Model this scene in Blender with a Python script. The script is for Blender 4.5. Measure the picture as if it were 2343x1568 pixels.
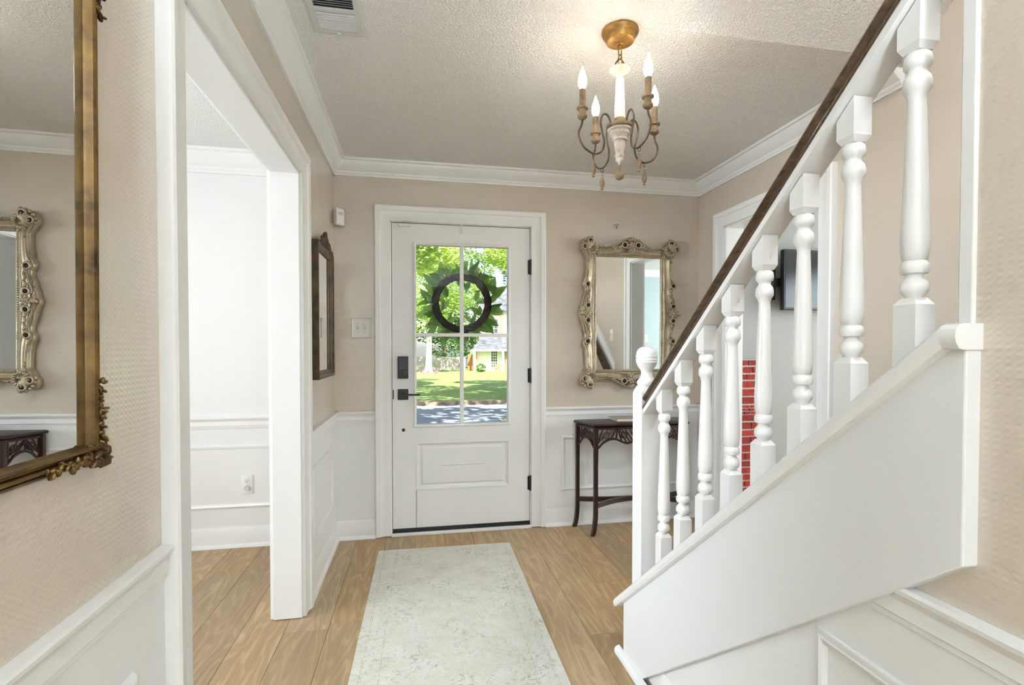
import bpy, bmesh, math, random
from mathutils import Vector, Matrix
random.seed(7)
R = math.radians
sc = bpy.context.scene
for o in list(bpy.data.objects): bpy.data.objects.remove(o)
COL = sc.collection

# ------------------------------------------------------------------ camera
cd = bpy.data.cameras.new('camera'); cam = bpy.data.objects.new('camera', cd); COL.objects.link(cam)
cd.sensor_width = 36; cd.lens = 36*1156.26/2343; cd.shift_y = 35.46/2343; cd.clip_start = .02; cd.clip_end = 500
cam.location = (.5258, -3.3987, 1.2399)
cam.rotation_euler = (R(90)-.0195, 0, -.1846)
sc.camera = cam
# ------------------------------------------------------------------ colour management
sc.view_settings.view_transform = 'Standard'; sc.view_settings.look = 'None'
sc.view_settings.exposure = 0.33; sc.view_settings.gamma = 1.0; sc.view_settings.use_curve_mapping = False
cy = sc.cycles
cy.max_bounces = 6; cy.diffuse_bounces = 4; cy.glossy_bounces = 3; cy.transmission_bounces = 2; cy.transparent_max_bounces = 8
cy.caustics_reflective = False; cy.caustics_refractive = False; cy.use_adaptive_sampling = True; cy.adaptive_threshold = .15; cy.adaptive_min_samples = 16
# ------------------------------------------------------------------ sky and sun
wd = bpy.data.worlds.new('world'); sc.world = wd; wd.use_nodes = True
wn = wd.node_tree.nodes; wl = wd.node_tree.links
for n in list(wn): wn.remove(n)
wo = wn.new('ShaderNodeOutputWorld'); wb = wn.new('ShaderNodeBackground'); sk = wn.new('ShaderNodeTexSky')
sk.sky_type = 'NISHITA'; sk.sun_disc = False; sk.sun_elevation = R(50); sk.sun_rotation = R(200); sk.air_density = 1; sk.dust_density = 2
wl.new(sk.outputs[0], wb.inputs[0]); wl.new(wb.outputs[0], wo.inputs[0]); wb.inputs[1].default_value = .40
sd = bpy.data.lights.new('sun', 'SUN'); so = bpy.data.objects.new('sun', sd); COL.objects.link(so)
sd.energy = 18; sd.angle = R(.6); sd.color = (1, .96, .88)
so.rotation_euler = (R(40), 0, R(12))      # shines towards +Y and down: from behind the house onto the street
# ------------------------------------------------------------------ dining room daylight, and added unseen fills in hall, stairwell and den
def area(name, loc, rot, sx, sy, power, col=(1, 1, 1), spread=180):
    l = bpy.data.lights.new(name, 'AREA'); l.shape = 'RECTANGLE'; l.size = sx; l.size_y = sy; l.energy = power; l.color = col; l.spread = R(spread)
    o = bpy.data.objects.new(name, l); COL.objects.link(o); o.location = loc; o.rotation_euler = rot; return o
area('dining_window_light', (-3.2, -2.3, 1.45), (R(96), 0, R(-90)), 2.6, 1.7, 92, (.86, .94, 1), 120)
area('hall_end_fill', (.27, -6.85, 1.35), (R(105), 0, 0), .42, 2.1, 8, (.90, .96, 1))  # added fill from the unseen hall end, kept clear of the door glass
area('hall_top_fill', (.7, -5.2, 2.41), (0, 0, 0), 1.0, 1.8, 8, (.93, .97, 1))  # added overhead fill in the hall behind the viewer
area('hall_uplight_fill', (.80, -5.1, .96), (R(180), 0, 0), .40, .40, 225, (.74, .88, 1))  # added upward fill that brightens the ceiling
area('stairwell_fill', (2.0, -3.0, 3.28), (0, 0, 0), .36, .36, 28, (.93, .97, 1))  # added fill that brightens the wall behind the balusters
area('den_fill', (5.8, -1.3, 1.5), (R(90), 0, R(90)), 1.4, 1.4, 65, (.98, 1, .98))  # added fill that brightens the den
area('den_side_fill', (5.8, -3.05, 1.5), (R(90), 0, R(90)), 1.1, 1.4, 45, (.8, .93, 1))  # second added fill, nearer the blue den wall

# ------------------------------------------------------------------ mesh helpers
class MB:
    def __init__(s): s.v = []; s.f = []
    def add(s, vs, fs):
        k = len(s.v); s.v += [tuple(p) for p in vs]; s.f += [tuple(i+k for i in f) for f in fs]; return s
    def box(s, x0, x1, y0, y1, z0, z1):
        vs = [(x, y, z) for x in (x0, x1) for y in (y0, y1) for z in (z0, z1)]
        return s.add(vs, [(0, 1, 3, 2), (4, 6, 7, 5), (0, 4, 5, 1), (2, 3, 7, 6), (0, 2, 6, 4), (1, 5, 7, 3)])
    def hexa(s, a, b):      # two quads a (4 pts) and b (4 pts)
        return s.add(list(a)+list(b), [(0, 1, 2, 3), (7, 6, 5, 4), (0, 4, 5, 1), (1, 5, 6, 2), (2, 6, 7, 3), (3, 7, 4, 0)])
    def prism(s, poly, fn, h0, h1):    # poly 2D, fn(a,b,h)->xyz
        n = len(poly); vs = [fn(a, b, h0) for a, b in poly]+[fn(a, b, h1) for a, b in poly]
        return s.add(vs, [tuple(range(n)), tuple(range(2*n-1, n-1, -1))]+[(i, (i+1) % n, n+(i+1) % n, n+i) for i in range(n)])
    def lathe(s, prof, c=(0, 0, 0), seg=20, M=None):
        vs = []; fs = []
        M = M or Matrix.Identity(3); c = Vector(c)
        for r, z in prof:
            for k in range(seg):
                a = 2*math.pi*k/seg; vs.append(c+M@Vector((r*math.cos(a), r*math.sin(a), z)))
        for i in range(len(prof)-1):
            for k in range(seg):
                k2 = (k+1) % seg; fs.append((i*seg+k, i*seg+k2, (i+1)*seg+k2, (i+1)*seg+k))
        fs.append(tuple(range(seg))[::-1]); fs.append(tuple((len(prof)-1)*seg+k for k in range(seg)))
        return s.add(vs, fs)
    def ell(s, c, rx, ry, rz, M=None, seg=10, rings=6):
        prof = [(max(math.sin(math.pi*i/rings), .02), -math.cos(math.pi*i/rings)) for i in range(rings+1)]
        S = Matrix.Diagonal((rx, ry, rz)); return s.lathe(prof, c, seg, (M or Matrix.Identity(3))@S)
    def torus(s, c, rM, rm, M=None, seg=14, ms=6):
        M = M or Matrix.Identity(3); c = Vector(c); vs = []; fs = []
        for i in range(seg):
            a = 2*math.pi*i/seg
            for j in range(ms):
                b = 2*math.pi*j/ms; r = rM+rm*math.cos(b); vs.append(c+M@Vector((r*math.cos(a), r*math.sin(a), rm*math.sin(b))))
        for i in range(seg):
            for j in range(ms):
                i2 = (i+1) % seg; j2 = (j+1) % ms; fs.append((i*ms+j, i2*ms+j, i2*ms+j2, i*ms+j2))
        return s.add(vs, fs)
    def tube(s, pts, rad, seg=8, flat=None):
        pts = [Vector(p) for p in pts]; n = len(pts)
        rad = rad if isinstance(rad, (list, tuple)) else [rad]*n
        vs = []; fs = []; ref = None
        for i, p in enumerate(pts):
            t = (pts[min(i+1, n-1)]-pts[max(i-1, 0)]).normalized()
            if ref is None:
                ref = t.orthogonal().normalized()
                if flat is not None: ref = Vector(flat); ref = (ref-t*ref.dot(t)).normalized()
            ref = (ref-t*ref.dot(t)).normalized(); b = t.cross(ref)
            for k in range(seg):
                a = 2*math.pi*k/seg; vs.append(p+(ref*math.cos(a)+b*math.sin(a))*rad[i])
        for i in range(n-1):
            for k in range(seg):
                k2 = (k+1) % seg; fs.append((i*seg+k, i*seg+k2, (i+1)*seg+k2, (i+1)*seg+k))
        fs.append(tuple(range(seg))[::-1]); fs.append(tuple((n-1)*seg+k for k in range(seg)))
        return s.add(vs, fs)
    def run(s, prof, p0, p1, out, up):     # straight trim: profile (out,up) from p0 to p1
        p0 = Vector(p0); p1 = Vector(p1); out = Vector(out); up = Vector(up); n = len(prof)
        vs = [p0+out*a+up*b for a, b in prof]+[p1+out*a+up*b for a, b in prof]
        return s.add(vs, [tuple(range(n)), tuple(range(2*n-1, n-1, -1))]+[(i, (i+1) % n, n+(i+1) % n, n+i) for i in range(n)])
    def sweep(s, path, prof, O, u, v, n, closed=False):   # mitred: profile (t along left normal of path, h along n)
        P = [Vector(p) for p in path]; N = len(P); O = Vector(O); u = Vector(u); v = Vector(v); n = Vector(n); m = len(prof)
        vs = []; fs = []
        for i in range(N):
            d1 = (P[i]-P[i-1]).normalized() if (i > 0 or closed) else None
            d2 = (P[(i+1) % N]-P[i]).normalized() if (i < N-1 or closed) else None
            d1 = d1 or d2; d2 = d2 or d1
            n1 = Vector((-d1.y, d1.x)); n2 = Vector((-d2.y, d2.x)); mm = (n1+n2); mm = mm/mm.dot(n1)
            for t, h in prof:
                q = P[i]+mm*t; vs.append(O+u*q.x+v*q.y+n*h)
        for i in range(N if closed else N-1):
            i2 = (i+1) % N
            for k in range(m):
                k2 = (k+1) % m; fs.append((i*m+k, i*m+k2, i2*m+k2, i2*m+k))
        if not closed: fs += [tuple(range(m)), tuple((N-1)*m+k for k in range(m-1, -1, -1))]
        return s.add(vs, fs)
    def mesh(s, name, mat, smooth=30, at=None):
        me = bpy.data.meshes.new(name)
        vs = s.v if at is None else [(x-at[0], y-at[1], z-at[2]) for x, y, z in s.v]
        me.from_pydata(vs, [], s.f); bm = bmesh.new(); bm.from_mesh(me)
        bmesh.ops.recalc_face_normals(bm, faces=bm.faces); bm.to_mesh(me); bm.free()
        if smooth: me.shade_smooth(); me.set_sharp_from_angle(angle=R(smooth))
        me.materials.append(mat); return me
    def build(s, name, mat, parent=None, smooth=30, bevel=0, at=None):
        return link(name, s.mesh(name, mat, smooth, at), parent, at, bevel)
def link(name, me, parent=None, loc=None, bevel=0):
    o = bpy.data.objects.new(name, me); COL.objects.link(o)
    w = Vector((0, 0, 0)); q = parent
    while q is not None: w += q.location; q = q.parent
    o.parent = parent; o.location = (Vector(loc) if loc is not None else Vector((0, 0, 0)))-w
    if bevel:
        m = o.modifiers.new('bevel', 'BEVEL'); m.width = bevel; m.segments = 2; m.limit_method = 'ANGLE'; m.angle_limit = R(40)
    return o
def tag(o, label=None, cat=None, group=None, kind=None):
    if label: o['label'] = label
    if cat: o['category'] = cat
    if group: o['group'] = group
    if kind: o['kind'] = kind
    return o
def thing(name, label, cat, loc=(0, 0, 0), group=None):
    o = bpy.data.objects.new(name, None); COL.objects.link(o); o.location = loc; o.empty_display_size = .1
    return tag(o, label, cat, group)
def struct(name, mb, mat, parent=None, label=None, cat=None, **k):
    o = mb.build(name, mat, parent, **k)
    if parent is None: o['kind'] = 'structure'
    return tag(o, label, cat)
def smooth_pts(P, n=6, closed=False):
    P = [Vector(p) for p in P]; out = []; N = len(P)
    for i in range(N-1):
        p0 = P[max(i-1, 0)]; p1 = P[i]; p2 = P[i+1]; p3 = P[min(i+2, N-1)]
        for k in range(n):
            t = k/n; out.append(.5*((2*p1)+(p2-p0)*t+(2*p0-5*p1+4*p2-p3)*t*t+(3*p1-p0-3*p2+p3)*t**3))
    out.append(P[-1]); return out

# ------------------------------------------------------------------ materials
def newmat(name):
    m = bpy.data.materials.new(name); m.use_nodes = True; nt = m.node_tree
    return m, nt, nt.nodes['Principled BSDF']
def N(nt, t, **k):
    n = nt.nodes.new(t)
    for a, b in k.items(): setattr(n, a, b)
    return n
def mix_rgb(nt, fac, a, b):
    n = N(nt, 'ShaderNodeMix', data_type='RGBA')
    for i, val in ((0, fac), (6, a), (7, b)):
        if hasattr(val, 'node'): nt.links.new(val, n.inputs[i])
        else: n.inputs[i].default_value = val if i == 0 else (*val, 1) if len(val) == 3 else val
    return n.outputs[2]
def ramp(nt, src, stops):
    n = N(nt, 'ShaderNodeValToRGB'); nt.links.new(src, n.inputs[0]); e = n.color_ramp.elements
    while len(e) < len(stops): e.new(.5)
    for el, (p, c) in zip(e, stops): el.position = p; el.color = (*c, 1) if len(c) == 3 else c
    return n.outputs[0]
def noise(nt, vec, scale, detail=3, rough=.5, dist=0):
    n = N(nt, 'ShaderNodeTexNoise'); n.inputs['Scale'].default_value = scale; n.inputs['Detail'].default_value = detail
    n.inputs['Roughness'].default_value = rough; n.inputs['Distortion'].default_value = dist
    if vec is not None: nt.links.new(vec, n.inputs['Vector'])
    return n.outputs[0]
def mapping(nt, scale=(1, 1, 1), loc=(0, 0, 0), co='Object'):
    t = N(nt, 'ShaderNodeTexCoord'); m = N(nt, 'ShaderNodeMapping'); nt.links.new(t.outputs[co], m.inputs[0])
    m.inputs['Scale'].default_value = scale; m.inputs['Location'].default_value = loc; return m.outputs[0]
def bump(nt, bs, h, strength, dist):
    b = N(nt, 'ShaderNodeBump'); b.inputs['Strength'].default_value = strength; b.inputs['Distance'].default_value = dist
    nt.links.new(h, b.inputs['Height']); nt.links.new(b.outputs[0], bs.inputs['Normal']); return b
def math_(nt, op, a, b=None):
    n = N(nt, 'ShaderNodeMath', operation=op)
    for i, x in enumerate((a, b)):
        if x is None: continue
        if hasattr(x, 'node'): nt.links.new(x, n.inputs[i])
        else: n.inputs[i].default_value = x
    return n.outputs[0]
def plain(name, col, rough=.5, metal=0, spec=.5, nscale=0, namt=.08, bscale=0, bstr=.1, bdist=.002, coat=0):
    m, nt, bs = newmat(name); bs.inputs['Base Color'].default_value = (*col, 1); bs.inputs['Roughness'].default_value = rough
    bs.inputs['Metallic'].default_value = metal; bs.inputs['Specular IOR Level'].default_value = spec; bs.inputs['Coat Weight'].default_value = coat
    if nscale:
        f = noise(nt, mapping(nt), nscale, 4, .6)
        dk = tuple(c*(1-namt*2) for c in col); br = tuple(min(1, c*(1+namt)) for c in col)
        nt.links.new(ramp(nt, f, [(.3, dk), (.7, br)]), bs.inputs['Base Color'])
    if bscale: bump(nt, bs, noise(nt, mapping(nt), bscale, 3, .6), bstr, bdist)
    return m
M_trim = plain('white_trim_paint', (.80, .80, .795), .32)
M_wains = plain('white_wall_paint', (.78, .78, .775), .45)
M_string = plain('grey_white_stair_paint', (.75, .755, .76), .42)
M_fwain = plain('off_white_wainscot_paint', (.79, .79, .785), .45)
M_door = plain('white_door_paint', (.79, .79, .785), .4)
M_baluster = plain('white_gloss_paint', (.80, .80, .795), .28)
M_black = plain('black_metal', (.012, .014, .018), .38)
M_plast = plain('white_plastic', (.78, .78, .76), .35)
M_plastg = plain('grey_plastic', (.5, .49, .47), .4)
M_dark = plain('dark_opening_shade', (.012, .01, .008), .8)  # near-black standing in for the shade inside holes, duct and slots
M_grey = plain('grey_green_wall_paint', (.40, .41, .395), .55)
M_blue = plain('pale_blue_wall_paint', (.47, .58, .60), .5)
M_mahog = plain('dark_mahogany', (.030, .0115, .009), .30, nscale=14, namt=.25, coat=.25)
def wallpaper():
    m, nt, bs = newmat('woven_tan_wallpaper')
    t = N(nt, 'ShaderNodeTexCoord'); sx = N(nt, 'ShaderNodeSeparateXYZ'); nt.links.new(t.outputs['Object'], sx.inputs[0])
    u = math_(nt, 'ADD', sx.outputs[0], sx.outputs[1]); v = sx.outputs[2]
    nz = noise(nt, mapping(nt), 140, 2, .5); jit = math_(nt, 'MULTIPLY', nz, .004)
    uu = math_(nt, 'MULTIPLY', math_(nt, 'ADD', u, jit), 2*math.pi/.0135); vv = math_(nt, 'MULTIPLY', math_(nt, 'ADD', v, jit), 2*math.pi/.0105)
    a = math_(nt, 'SINE', uu); b = math_(nt, 'SINE', vv)
    h = math_(nt, 'ADD', math_(nt, 'MULTIPLY', math_(nt, 'MULTIPLY', a, b), .6), math_(nt, 'MULTIPLY', b, .4))
    bp__ = bump(nt, bs, h, .20, .0013); nt.links.new(bp__.outputs[0], bs.inputs['Coat Normal']); bs.inputs['Coat Weight'].default_value = .8; bs.inputs['Coat IOR'].default_value = 1.65; bs.inputs['Coat Roughness'].default_value = .27
    big = noise(nt, mapping(nt), 3, 2)
    nt.links.new(ramp(nt, big, [(.3, (.585, .512, .425)), (.7, (.61, .537, .447))]), bs.inputs['Base Color'])
    bs.inputs['Roughness'].default_value = .24; bs.inputs['Specular IOR Level'].default_value = .9
    return m
M_paper = wallpaper()
def popcorn(name, col, scale=95, strength=.75):
    m, nt, bs = newmat(name); bs.inputs['Roughness'].default_value = .8
    v = mapping(nt); a = noise(nt, v, scale, 3, .55)
    w = N(nt, 'ShaderNodeTexVoronoi'); w.inputs['Scale'].default_value = scale*.75; nt.links.new(v, w.inputs['Vector'])
    h = math_(nt, 'SUBTRACT', ramp(nt, a, [(.42, (0, 0, 0)), (.62, (1, 1, 1))]), math_(nt, 'MULTIPLY', w.outputs[0], .5))
    bump(nt, bs, h, strength, .006)
    nt.links.new(ramp(nt, a, [(.35, tuple(c*.92 for c in col)), (.6, col)]), bs.inputs['Base Color']); return m
M_pop = popcorn('popcorn_ceiling', (.93, .912, .885), 120, .75)
M_popw = popcorn('white_stippled_ceiling', (.76, .76, .75), 120, .3)
def oak():
    m, nt, bs = newmat('oak_plank'); t = N(nt, 'ShaderNodeTexCoord'); oi = N(nt, 'ShaderNodeObjectInfo')
    ad = N(nt, 'ShaderNodeVectorMath', operation='ADD'); nt.links.new(t.outputs['Object'], ad.inputs[0])
    cb = N(nt, 'ShaderNodeCombineXYZ'); r9 = math_(nt, 'MULTIPLY', oi.outputs['Random'], 37.0)
    nt.links.new(r9, cb.inputs[0]); nt.links.new(math_(nt, 'MULTIPLY', oi.outputs['Random'], 91.0), cb.inputs[1]); nt.links.new(cb.outputs[0], ad.inputs[1])
    def mp(s):
        q = N(nt, 'ShaderNodeMapping'); nt.links.new(ad.outputs[0], q.inputs[0]); q.inputs['Scale'].default_value = s; return q.outputs[0]
    big = noise(nt, mp((3.2, .55, 1)), 1.6, 3, .5)
    rings = math_(nt, 'SINE', math_(nt, 'MULTIPLY', big, 95.0))
    fine = noise(nt, mp((160, 5, 1)), 1, 4, .65); mid = noise(nt, mp((26, 1.6, 1)), 1.4, 4, .6)
    knot = N(nt, 'ShaderNodeTexVoronoi'); nt.links.new(mp((2.4, 1.1, 1)), knot.inputs['Vector']); knot.inputs['Scale'].default_value = 1.05
    kn = ramp(nt, knot.outputs[0], [(.0, (0, 0, 0)), (.06, (1, 1, 1))])
    c = ramp(nt, mid, [(.28, (.365, .245, .122)), (.5, (.45, .315, .165)), (.72, (.525, .385, .215))])
    c = mix_rgb(nt, math_(nt, 'MULTIPLY', ramp(nt, rings, [(.25, (1, 1, 1)), (.75, (0, 0, 0))]), .38), c, (.29, .18, .085))
    c = mix_rgb(nt, math_(nt, 'MULTIPLY', ramp(nt, fine, [(.35, (1, 1, 1)), (.6, (0, 0, 0))]), .30), c, (.30, .19, .095))
    c = mix_rgb(nt, math_(nt, 'MULTIPLY', math_(nt, 'SUBTRACT', 1.0, kn), .7), c, (.13, .065, .028))
    hv = N(nt, 'ShaderNodeHueSaturation'); nt.links.new(c, hv.inputs['Color'])
    nt.links.new(math_(nt, 'ADD', .86, math_(nt, 'MULTIPLY', oi.outputs['Random'], .30)), hv.inputs['Value'])
    nt.links.new(math_(nt, 'ADD', .86, math_(nt, 'MULTIPLY', math_(nt, 'FRACT', math_(nt, 'MULTIPLY', oi.outputs['Random'], 7.3)), .2)), hv.inputs['Saturation'])
    nt.links.new(hv.outputs[0], bs.inputs['Base Color']); bs.inputs['Roughness'].default_value = .42; bs.inputs['Specular IOR Level'].default_value = .35
    bump(nt, bs, fine, .10, .001); return m
M_oak = oak()
def rugmat():
    m, nt, bs = newmat('distressed_cream_rug'); v = mapping(nt)
    sx = N(nt, 'ShaderNodeSeparateXYZ'); nt.links.new(v, sx.inputs[0])
    patch = noise(nt, v, 5, 4, .6); lines = noise(nt, v, 17, 5, .62, 1.1); fine = noise(nt, v, 260, 2)
    lm = ramp(nt, lines, [(.455, (0, 0, 0)), (.488, (1, 1, 1)), (.512, (1, 1, 1)), (.545, (0, 0, 0))])
    worn = ramp(nt, patch, [(.40, (0, 0, 0)), (.64, (1, 1, 1))])
    f = math_(nt, 'MULTIPLY', math_(nt, 'MULTIPLY', lm, worn), ramp(nt, noise(nt, v, 55, 3, .7), [(.42, (0, 0, 0)), (.6, (1, 1, 1))]))
    # border lines at fixed distances from the long edges
    ed = math_(nt, 'SUBTRACT', .40, math_(nt, 'ABSOLUTE', sx.outputs[0]))
    def band(d, w): return math_(nt, 'LESS_THAN', math_(nt, 'ABSOLUTE', math_(nt, 'SUBTRACT', ed, d)), w)
    b = math_(nt, 'MAXIMUM', band(.032, .0022), math_(nt, 'MAXIMUM', band(.040, .0016), band(.105, .0018)))
    b = math_(nt, 'MULTIPLY', b, ramp(nt, noise(nt, v, 60, 3, .7), [(.42, (0, 0, 0)), (.6, (1, 1, 1))]))
    f = math_(nt, 'MAXIMUM', math_(nt, 'MULTIPLY', f, .8), math_(nt, 'MULTIPLY', b, .55))
    base = ramp(nt, noise(nt, v, 9, 4, .65), [(.3, (.60, .585, .51)), (.7, (.70, .69, .63))])
    nt.links.new(mix_rgb(nt, f, base, (.27, .255, .215)), bs.inputs['Base Color'])
    bs.inputs['Roughness'].default_value = .9; bs.inputs['Specular IOR Level'].default_value = .15
    bump(nt, bs, math_(nt, 'ADD', math_(nt, 'MULTIPLY', fine, .6), math_(nt, 'MULTIPLY', noise(nt, v, 70, 3), .6)), .5, .004); return m
M_rug = rugmat()
def wood_rail():
    m, nt, bs = newmat('brown_rail_wood'); f = noise(nt, mapping(nt, (60, 2.2, 60)), 1.5, 4, .6)
    nt.links.new(ramp(nt, f, [(.3, (.022, .0095, .0045)), (.7, (.105, .052, .02))]), bs.inputs['Base Color'])
    bs.inputs['Roughness'].default_value = .25; bs.inputs['Coat Weight'].default_value = .3; bump(nt, bs, f, .08, .001); return m
M_rail = wood_rail()
def aged(name, a, b, metal, rough, scale=18):
    m, nt, bs = newmat(name); v = mapping(nt); f = noise(nt, v, scale, 5, .65)
    nt.links.new(ramp(nt, f, [(.3, a), (.65, b)]), bs.inputs['Base Color']); bs.inputs['Metallic'].default_value = metal
    bs.inputs['Roughness'].default_value = rough; bump(nt, bs, noise(nt, v, scale*6, 3), .15, .001); return m
M_gold = aged('antique_gold_leaf', (.035, .017, .006), (.19, .105, .026), .5, .30)
M_champ = aged('champagne_gilding', (.34, .275, .185), (.47, .39, .27), .45, .32)
M_bronze = aged('dark_bronze_frame', (.028, .016, .008), (.10, .062, .03), .35, .38)
M_canopy = aged('gilded_canopy', (.12, .055, .012), (.40, .22, .05), .45, .45, 26)
M_iron = aged('antiqued_iron', (.035, .023, .014), (.13, .088, .05), .5, .4, 40)
M_wash = aged('whitewashed_wood', (.34, .25, .17), (.62, .57, .49), 0, .6, 34)
M_tan = aged('worn_tan_wood', (.10, .06, .028), (.27, .18, .09), 0, .55, 30)
m, nt, bs = newmat('mirror_glass'); bs.inputs['Base Color'].default_value = (.88, .90, .885, 1); bs.inputs['Metallic'].default_value = 1; bs.inputs['Roughness'].default_value = .0; M_mirror = m
def glass():
    m, nt, bs = newmat('window_glass'); nt.nodes.remove(bs); out = nt.nodes['Material Output']
    t = N(nt, 'ShaderNodeBsdfTransparent'); g = N(nt, 'ShaderNodeBsdfGlossy'); g.inputs['Roughness'].default_value = .0
    fr = N(nt, 'ShaderNodeFresnel'); fr.inputs[0].default_value = 1.45; mx = N(nt, 'ShaderNodeMixShader')
    t.inputs[0].default_value = (.96, .97, .965, 1)
    nt.links.new(math_(nt, 'MULTIPLY', fr.outputs[0], .25), mx.inputs[0]); nt.links.new(t.outputs[0], mx.inputs[1]); nt.links.new(g.outputs[0], mx.inputs[2]); nt.links.new(mx.outputs[0], out.inputs[0]); return m
M_glass = glass()
def emis(name, col, st):
    m, nt, bs = newmat(name); bs.inputs['Base Color'].default_value = (*col, 1); bs.inputs['Emission Color'].default_value = (*col, 1); bs.inputs['Emission Strength'].default_value = st; return m
M_bulb = emis('lit_bulb', (1, .87, .68), 52)

# ================================================================== THE ROOM
W = 2.55; H = 2.44; ZR = .83; YB = -7.0
X3 = (1, 0, 0); Y3 = (0, 1, 0); Z3 = (0, 0, 1)
CROWN = [(0, 0), (.012, 0), (.014, .012), (.02, .016), (.022, .028), (.034, .036), (.052, .056), (.062, .074), (.064, .082), (.078, .086), (.080, .098), (0, .098)]
RAIL = [(0, -.070), (.008, -.070), (.009, -.060), (.013, -.056), (.012, -.046), (.011, -.030), (.016, -.020), (.022, -.014), (.024, -.006), (.022, 0), (0, 0)]
BASE = [(0, 0), (.028, 0), (.027, .010), (.022, .018), (.014, .022), (.014, .098), (.010, .108), (.009, .116), (.006, .122), (0, .122)]
PANEL = [(0, 0), (.004, .010), (.011, .013), (.015, .010), (.021, .008), (.026, .003), (.026, 0)]     # (t, h)
CASE = [(0, 0), (0, .016), (.012, .019), (.03, .017), (.05, .019), (.062, .023), (.066, .030), (.092, .034), (.098, .030), (.10, .024), (.10, 0)]   # t outwards from the opening
def crown(parent, p0, p1, out): return MB().run(CROWN, p0, p1, out, Z3).build('crown_moulding', M_trim, parent)
def rail(parent, p0, p1, out): return MB().run(RAIL, p0, p1, out, Z3).build('chair_rail', M_trim, parent)
def base(parent, p0, p1, out): return MB().run(BASE, p0, p1, out, Z3).build('baseboard', M_trim, parent)
ZCB = H-.098

# --- floor: a subfloor with oak planks as pieces
fl = struct('floor', MB().box(-3.3, 5.9, YB, .10, -.12, -.012), plain('subfloor', (.2, .14, .09), .8), label='oak plank floor through foyer, dining room and den', cat='floor')
pw = .186; rng = random.Random(11)
xs = 1.25-pw*25
edges = []
for i in range(54):
    x0 = xs+i*pw; x1 = x0+pw
    if x1 < -3.3 or x0 > 5.9: continue
    y = .02
    off = rng.uniform(.35, 1.5)
    if abs(x0-1.25) < .01: off = 1.36
    if abs(x0-1.25-pw) < .01: off = .9
    if abs(x0-1.25+pw) < .01: off = 2.6
    first = True
    while y > YB:
        y0 = max(YB, y-(off if first else 1.5)); first = False
        if y-y0 > .02 and x0 > -3.3 and x1 < 5.9:
            far = (x1 < -1.9 or x0 > 2.7 or y < -4.2)
            if not far:
                mb = MB().box(x0+.0007, x1-.0007, y0+.0007, y-.0007, -.012, 0); mb.build('plank', M_oak, fl, smooth=0, at=((x0+x1)/2, (y+y0)/2, 0), bevel=.0006)
            else: edges.append((x0, x1, y0, y))
        y = y0
mb = MB()
for x0, x1, y0, y1 in edges: mb.box(x0+.0007, x1-.0007, y0+.0007, y1-.0007, -.012, 0)
tag(mb.build('far_planks', M_oak, fl, smooth=0), kind='stuff')

# --- front wall of the foyer with the door opening
DX0, DX1, DZ1 = .345, 1.299, 2.075
wf = struct('wall_front', MB().box(-.12, DX0, 0, .16, 0, H+.2).box(DX1, W+.12, 0, .16, 0, H+.2).box(DX0, DX1, 0, .16, DZ1, H+.2), M_paper, label='tan woven wallpaper wall around the front door', cat='wall')
MB().box(0, .27, -.004, 0, 0, ZR-.03).box(1.38, W, -.004, 0, 0, ZR-.03).build('wainscot', M_fwain, wf)
crown(wf, (0, 0, ZCB), (W, 0, ZCB), (0, -1, 0))
rail(wf, (0, 0, ZR), (.256, 0, ZR), (0, -1, 0)); rail(wf, (1.394, 0, ZR), (W, 0, ZR), (0, -1, 0))
base(wf, (0, 0, 0), (.256, 0, 0), (0, -1, 0)); base(wf, (1.394, 0, 0), (W, 0, 0), (0, -1, 0))
MB().sweep([(1.51, .245), (1.51, .63), (2.46, .63), (2.46, .245)][::-1], PANEL, (0, -.004, 0), X3, Z3, (0, -1, 0), True).build('panel_moulding', M_trim, wf)

# --- left wall: far piece beside the front wall, header, near piece with the gold mirror
OY0, OY1, OZ = -2.145, -.952, 2.045          # opening to the dining room
wl_ = struct('wall_left', MB().box(-.12, 0, OY1, 0, 0, H+.2).box(-.12, 0, OY0, OY1, OZ, H+.2).box(-.12, 0, YB, OY0, 0, H+.2), M_paper, label='tan woven wallpaper wall with cased opening to the dining room', cat='wall')
MB().box(0, .004, OY1+.05, 0, 0, ZR-.03).box(0, .004, YB, OY0-.05, 0, ZR-.03).build('wainscot', M_fwain, wl_)
crown(wl_, (0, 0, ZCB), (0, YB, ZCB), X3)
rail(wl_, (0, 0, ZR), (0, OY1+.098, ZR), X3); rail(wl_, (0, OY0-.094, ZR), (0, YB, ZR), X3)
base(wl_, (0, 0, 0), (0, OY1+.098, 0), X3); base(wl_, (0, OY0-.094, 0), (0, YB, 0), X3)
MB().sweep([(-.165, .265), (-.165, .64), (-.765, .64), (-.765, .265)], PANEL, (.004, 0, 0), Y3, Z3, X3, True).build('panel_moulding', M_trim, wl_)
MB().sweep([(-2.36, .265), (-2.36, .64), (-3.7, .64), (-3.7, .265)], PANEL, (.004, 0, 0), Y3, Z3, X3, True).build('panel_moulding', M_trim, wl_)
# jamb lining and mitred casings of the opening
tr = struct('trim_1', MB().box(-.122, .002, OY1-.018, OY1, 0.004, OZ).box(-.122, .002, OY0, OY0+.018, .004, OZ).box(-.122, .002, OY0, OY1, OZ-.018, OZ), M_trim, label='white cased opening into the dining room', cat='door frame', bevel=.002)
path = [(OY0+.008, 0.004), (OY0+.008, OZ-.008), (OY1-.008, OZ-.008), (OY1-.008, .004)]
MB().sweep(path, CASE, (0, 0, 0), Y3, Z3, X3).build('casing', M_trim, tr)
MB().sweep(path, CASE, (-.12, 0, 0), Y3, Z3, (-1, 0, 0)).build('casing', M_trim, tr)

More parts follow.
